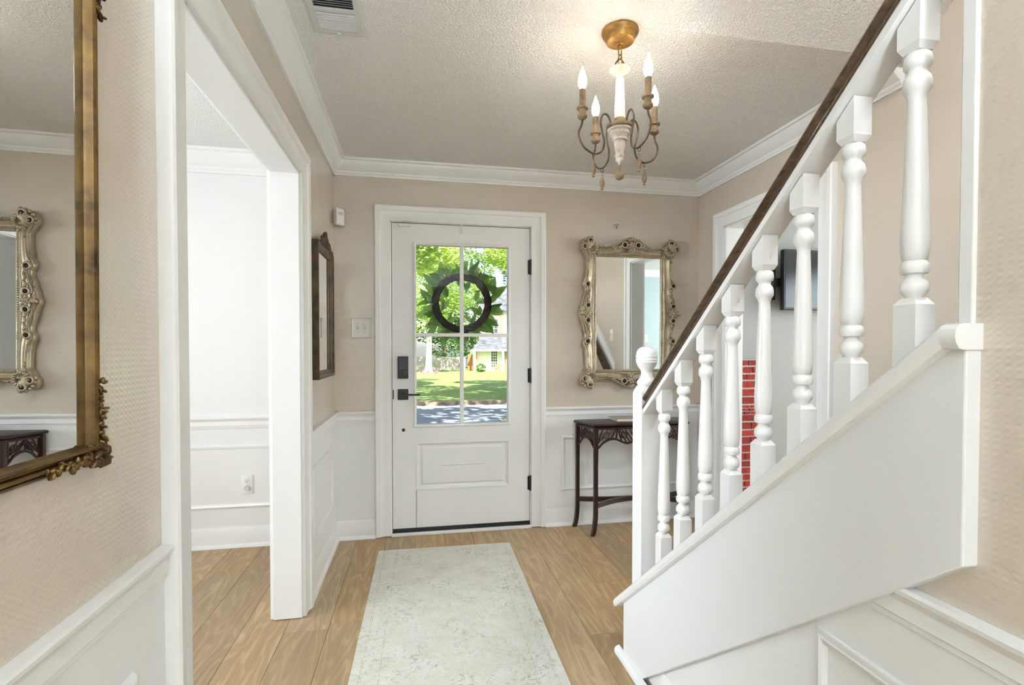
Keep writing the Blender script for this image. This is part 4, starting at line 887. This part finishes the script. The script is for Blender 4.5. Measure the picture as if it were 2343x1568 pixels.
# --- neighbour's house
hs = thing('neighbour_house', 'cream house with grey shingle roof across the street', 'house', (12, 62, -1.75))
M_cream = plain('cream_siding', (.78, .74, .60), .7); M_fasc = plain('cream_fascia', (.72, .62, .36), .6); M_shing = plain('grey_shingles', (.10, .105, .12), .9, nscale=1.6, namt=.35, bscale=8, bstr=.4, bdist=.05)
M_side = plain('white_siding', (.82, .84, .86), .7); M_post = plain('orange_post', (.50, .25, .09), .6); M_bluep = plain('blue_grey_post', (.20, .36, .58), .5); M_orange = plain('orange_door', (.36, .14, .035), .5)
MB().box(7.6, 24, 60.6, 66, -1.8, 1.0).build('wall', M_cream, hs, smooth=0)
MB().box(7.55, 24.5, 58.6, 60.2, -1.85, -1.70).build('porch_floor', M_conc, hs, smooth=0)
mb = MB().hexa([(7.2, 59.6, .98), (24.6, 59.6, .98), (24.6, 59.6, 1.08), (7.2, 59.6, 1.08)], [(9.2, 65.5, 2.75), (24.6, 65.5, 2.75), (24.6, 65.5, 2.9), (9.2, 65.5, 2.9)]); rf = mb.build('roof', M_shing, hs, smooth=0)
MB().box(7.15, 24.7, 59.45, 59.6, .85, 1.10).build('fascia', M_fasc, rf, smooth=0)
MB().box(9.3, 24, 65.5, 70, 2.5, 6.5).build('upper_wall', M_side, hs, smooth=0)
mb = MB().hexa([(8.6, 64.8, 6.3), (24.6, 64.8, 6.3), (24.6, 64.8, 6.5), (8.6, 64.8, 6.5)], [(9.2, 69, 9.0), (24.6, 69, 9.0), (24.6, 69, 9.2), (9.2, 69, 9.2)]); mb.build('upper_roof', M_shing, hs, smooth=0)
for x in (9.75, 11.75, 13.9): MB().box(x, x+.3, 65.2, 65.49, 2.6, 6.4).build('upper_post', M_post, hs, smooth=0)
M_win = plain('dark_pane', (.05, .055, .05), .15)
def hwin(x0, x1, y, z0, z1, nx, nz):
    w = MB().sweep([(x0, z0), (x0, z1), (x1, z1), (x1, z0)], [(.07, -.05), (.07, .06), (0, .06), (0, -.05)], (0, y, 0), X3, Z3, (0, -1, 0), True).build('window', M_side, hs, smooth=0)
    dx = (x1-x0)/nx; dz = (z1-z0)/nz
    for i in range(nx):
        for j in range(nz): MB().box(x0+i*dx+.03, x0+(i+1)*dx-.03, y-.03, y-.01, z0+j*dz+.03, z0+(j+1)*dz-.03).build('pane', M_win, w, smooth=0)
    MB().box(x0, x1, y-.012, y+.03, z0, z1).build('sash', M_cream, w, smooth=0)
hwin(9.75, 10.55, 60.58, -1.20, .85, 3, 6); hwin(10.3, 11.4, 65.48, 3.3, 5.2, 2, 3)
MB().box(6.82, 7.42, 61.0, 61.1, -1.75, .46).build('side_door', M_orange, hs, smooth=0)
MB().box(7.40, 7.62, 59.3, 59.6, -1.75, .86).build('porch_column', M_side, hs, smooth=0)
MB().box(7.75, 7.9, 60.3, 60.6, -1.75, .86).build('door_jamb', M_post, hs, smooth=0)
MB().box(10.95, 11.22, 59.3, 59.6, -1.5, .86).build('porch_column', M_bluep, hs, smooth=0)
MB().box(11.6, 11.75, 60.3, 60.6, -1.6, .86).build('door_jamb', M_post, hs, smooth=0)
# --- fence
fc = thing('fence', 'weathered grey board fence behind the tree across the street', 'fence', (2, 63, -1.8))
mb = MB(); rf_ = random.Random(2); x = -8
while x < 6.6: mb.box(x, x+.135, 63+rf_.uniform(0, .02), 63.04, -2.0, .10+rf_.uniform(-.05, .05)); x += .15
tag(mb.build('boards', plain('weathered_board', (.42, .38, .29), .9, nscale=1.2, namt=.25), fc, smooth=0), kind='stuff')
MB().box(-8, 6.6, 63.05, 63.12, -.6, -.5).build('rail', plain('fence_rail', (.3, .27, .2), .9), fc)
# --- leaf crowns
def crown_mesh(nm, blobs, n, size, mat, seed, droop=.2):
    rg = random.Random(seed); vs = []; fs = []
    tot = sum(b[3]*b[4]*b[5] for b in blobs)**1.0
    for (cx, cy, cz, rx, ry, rz_) in blobs:
        k_ = int(n*(rx*ry*rz_)/tot)
        for _ in range(k_):
            while True:
                p = Vector((rg.uniform(-1, 1), rg.uniform(-1, 1), rg.uniform(-1, 1)))
                if .15 < p.length < 1: break
            p = p.normalized()*(p.length**.45)
            c = Vector((cx+p.x*rx, cy+p.y*ry, cz+p.z*rz_)); s = size*rg.uniform(.6, 1.4)
            Mq = Matrix.Rotation(rg.uniform(0, 6.28), 3, 'Z')@Matrix.Rotation(rg.uniform(-1.2, 1.2), 3, 'X')@Matrix.Rotation(rg.uniform(-.6, .6), 3, 'Y')
            k = len(vs)
            for q in ((-.5, 0, 0), (0, -.24, .05), (.5, 0, -droop*.4), (0, .24, .05)): vs.append(c+Mq@(Vector(q)*s))
            fs.append((k, k+1, k+2, k+3))
    me = bpy.data.meshes.new(nm); me.from_pydata([tuple(v) for v in vs], [], fs); me.materials.append(mat); return me
M_leafy = leafmat('sunlit_yellow_green_leaves', (.16, .30, .03), (.50, .62, .14), .45, .5)
M_leafd = leafmat('deep_green_leaves', (.045, .13, .02), (.17, .32, .06), .4, .5)
M_bark = plain('pale_bark', (.62, .55, .46), .9, nscale=6, namt=.3, bscale=20, bstr=.8, bdist=.03)
M_barkd = plain('brown_bark', (.16, .11, .07), .9, nscale=6, namt=.3, bscale=20, bstr=.8, bdist=.03)
def tree(label, base_, top, r, blobs, n, size, mat, seed, bark=M_barkd, group='trees along the street'):
    t = thing('tree', label, 'tree', base_, group)
    b = Vector(base_); P = [b+Vector((0, 0, -.1)), b+Vector((.02, 0, (top-b.z)*.12)), b+Vector((.1, .05, (top-b.z)*.5)), b+Vector((0, 0, top-b.z))]
    mb = MB().tube(smooth_pts(P, 5), [r*1.9, r*1.6, r*1.35, r*1.2, r*1.1]+[r*(1-.04*i) for i in range(11)], 12)
    rg = random.Random(seed+50)
    for bl_ in blobs:
        c = Vector(bl_[:3]); q = b+Vector((0, 0, (top-b.z)*rg.uniform(.55, .95))); mb.tube([q, (q+c)/2+Vector((0, 0, .3)), c], [r*.5, r*.3, r*.12], 6)
    mb.build('trunk', bark, t, smooth=60)
    o = link('foliage', crown_mesh('foliage', blobs, n, size, mat, seed), t); tag(o, kind='stuff')
    return t
tree('large tree with pale trunk in front of the board fence', (1.72, 54, -1.45), 7.0, .36, [(1.5, 54, 7.5, 4.5, 3, 3.2), (-2.5, 55, 6, 3, 3, 2.2), (5.0, 54, 8, 3, 3, 2.4), (2.6, 53, 5.6, 3.2, 2, 1.4)], 9000, .34, M_leafy, 1, M_bark)
tree('leafy tree standing nearest the far curb on the left', (-7.5, 24, -1.2), 7.5, .3, [(-5.5, 25, 7.6, 4, 4, 2.0), (-1.5, 24, 7.8, 3.4, 3.4, 1.3), (.6, 28, 6.8, 2.6, 3.6, 1.1), (2.6, 19, 9.0, 3.0, 4.2, .8), (1.2, 31, 9.0, 3.0, 2.0, .7)], 17000, .36, M_leafy, 2)
tree('leafy tree near the far curb on the right of the view', (17, 26, -1.2), 8, .3, [(13, 24, 8.2, 4, 4, 1.8), (9.0, 21, 8.2, 3.8, 4.4, 1.3), (7.2, 28, 7.1, 2.6, 2.4, 1.0), (6.2, 16, 9.2, 3.2, 3.4, .8)], 17000, .36, M_leafy, 3)
tree('overhanging tree in the front yard on the left', (-8, 6, -1.1), 7, .28, [(-4.5, 7, 8.2, 3.4, 3, .9), (0, 7.5, 8.8, 3.2, 4, .8), (4, 7, 8.8, 3.2, 3.5, .8)], 1500, .75, M_leafd, 4)
tree('overhanging tree in the front yard on the right', (14, 4, -1.2), 7, .28, [(9.0, 6, 8.4, 3.6, 3.4, .9), (7, 4.5, 8.6, 3, 3, .8), (4.2, 13.5, 9.2, 3.8, 2.6, .8), (8.2, 14, 9.0, 3.4, 3.0, .8)], 3600, .6, M_leafd, 5)
rgx = random.Random(21)
for k, (x, y, h, lab) in enumerate([(-9, 72, 13, 'background tree at far left beyond the fence'), (-2.5, 74, 15, 'tall background tree left of center beyond the fence'), (4.5, 76, 14, 'background tree beyond the fence beside the house'), (11, 84, 19, 'tall tree rising behind the house roof'), (19, 84, 17, 'background tree behind the right side of the house'), (27, 80, 15, 'background tree at far right behind the house')]):
    bls = [(x+rgx.uniform(-2, 2), y+rgx.uniform(-1, 1), h*f, 4.2, 3, 2.8) for f in (.14, .34, .55, .78, .97)]
    tree(lab, (x, y, -1.9), h*.8, .35, bls, 5200, .55, M_leafd if k % 2 == 0 else M_leafy, 30+k, group='background trees beyond the fence')
# hanging branch of the front yard tree close to the door, low shrub branch at the right
sb = thing('garden_shrub', 'leafy shrub branch outside the glass at lower right', 'shrub', (2.5, 5.2, -.9))
mb = MB(); P = smooth_pts([(2.75, 5.2, -.95), (2.55, 5.1, -.35), (2.22, 5.0, -.02), (1.95, 5.0, .02)], 6); mb.tube(P, .012, 6)
mb.build('stem', M_barkd, sb, smooth=60)
o = link('foliage', crown_mesh('foliage', [(2.65, 5.2, -.38, .35, .25, .40), (2.1, 5.0, .0, .28, .12, .07), (2.35, 5.05, -.14, .16, .15, .14)], 260, .12, M_leafy, 61), sb); tag(o, kind='stuff')
bu = thing('bush', 'round bush beside the white porch column across the street', 'bush', (7.95, 56, -1.6))
o = link('foliage', crown_mesh('foliage', [(7.95, 56.3, -1.1, .62, .5, .55)], 420, .24, M_leafd, 62), bu); tag(o, kind='stuff')
MB().tube([(7.95, 56.3, -1.75), (7.95, 56.3, -1.1)], .05, 6).build('stem', M_barkd, bu)
fp = thing('flower_pot', 'pot of yellow flowers below the neighbour window', 'flower pot', (10.35, 59.2, -1.7))
MB().lathe([(.16, -1.72), (.24, -1.35), (.26, -1.33), (.22, -1.33)], (10.35, 59.2, 0), 14).build('pot', plain('clay', (.45, .3, .2), .8), fp)
o = link('blossoms', crown_mesh('blossoms', [(10.35, 59.2, -1.08, .32, .3, .3)], 130, .2, plain('yellow_petals', (.75, .48, .12), .6), 63), fp); tag(o, kind='stuff')
fb = thing('flower_bed', 'pink flowers around the pale tree trunk', 'flowers', (1.7, 53.4, -1.5))
o = link('blossoms', crown_mesh('blossoms', [(1.2, 53.3, -1.42, .7, .5, .16), (2.2, 53.3, -1.42, .7, .5, .16)], 260, .16, plain('pink_petals', (.55, .16, .22), .6), 64), fb); tag(o, kind='stuff')

# ================================================================== ADDED FLOOR LAMP in the hall behind the viewer, to brighten the ceiling
lp_ = thing('added_floor_lamp', 'added low uplighter floor lamp, unseen in the hall behind the viewer', 'lamp', (.80, -5.1, 0))
MB().lathe([(.13, 0), (.13, .015), (.02, .03), (.012, .035)], (.80, -5.1, 0), 24).build('base', M_black, lp_)
MB().lathe([(.011, .03), (.011, .88)], (.80, -5.1, 0), 12).build('pole', M_black, lp_)
MB().lathe([(.012, .87), (.14, .90), (.25, .96), (.29, 1.06), (.287, 1.06), (.245, .965), (.138, .908), (.004, .89)], (.80, -5.1, 0), 28).build('lamp_shade', M_trim, lp_)

# added pendant over the stairs (out of view, lights the stair wall)
pd = thing('added_stair_pendant', 'added flat white pendant lamp over the stairs out of view', 'lamp', (2.0, -3.0, 3.28))
MB().box(1.81, 2.19, -3.19, -2.81, 3.285, 3.32).build('shade', M_trim, pd, bevel=.01)
MB().tube([(2.0, -3.0, 3.32), (2.0, -3.0, 3.575)], .006, 8).build('stem', M_black, pd)

hc = thing('added_ceiling_light', 'added flat white ceiling light panel in the hall behind the viewer', 'light', (.7, -5.2, H))  # fixture added around the unseen overhead fill
MB().sweep([(.18, -6.12), (1.22, -6.12), (1.22, -4.28), (.18, -4.28)], [(0, 0), (0, .034), (-.02, .034), (-.02, 0)], (0, 0, H), X3, Y3, (0, 0, -1), True).build('frame', M_trim, hc)
MB().box(.20, 1.20, -6.10, -4.30, H-.026, H-.022).build('backing', M_trim, hc)
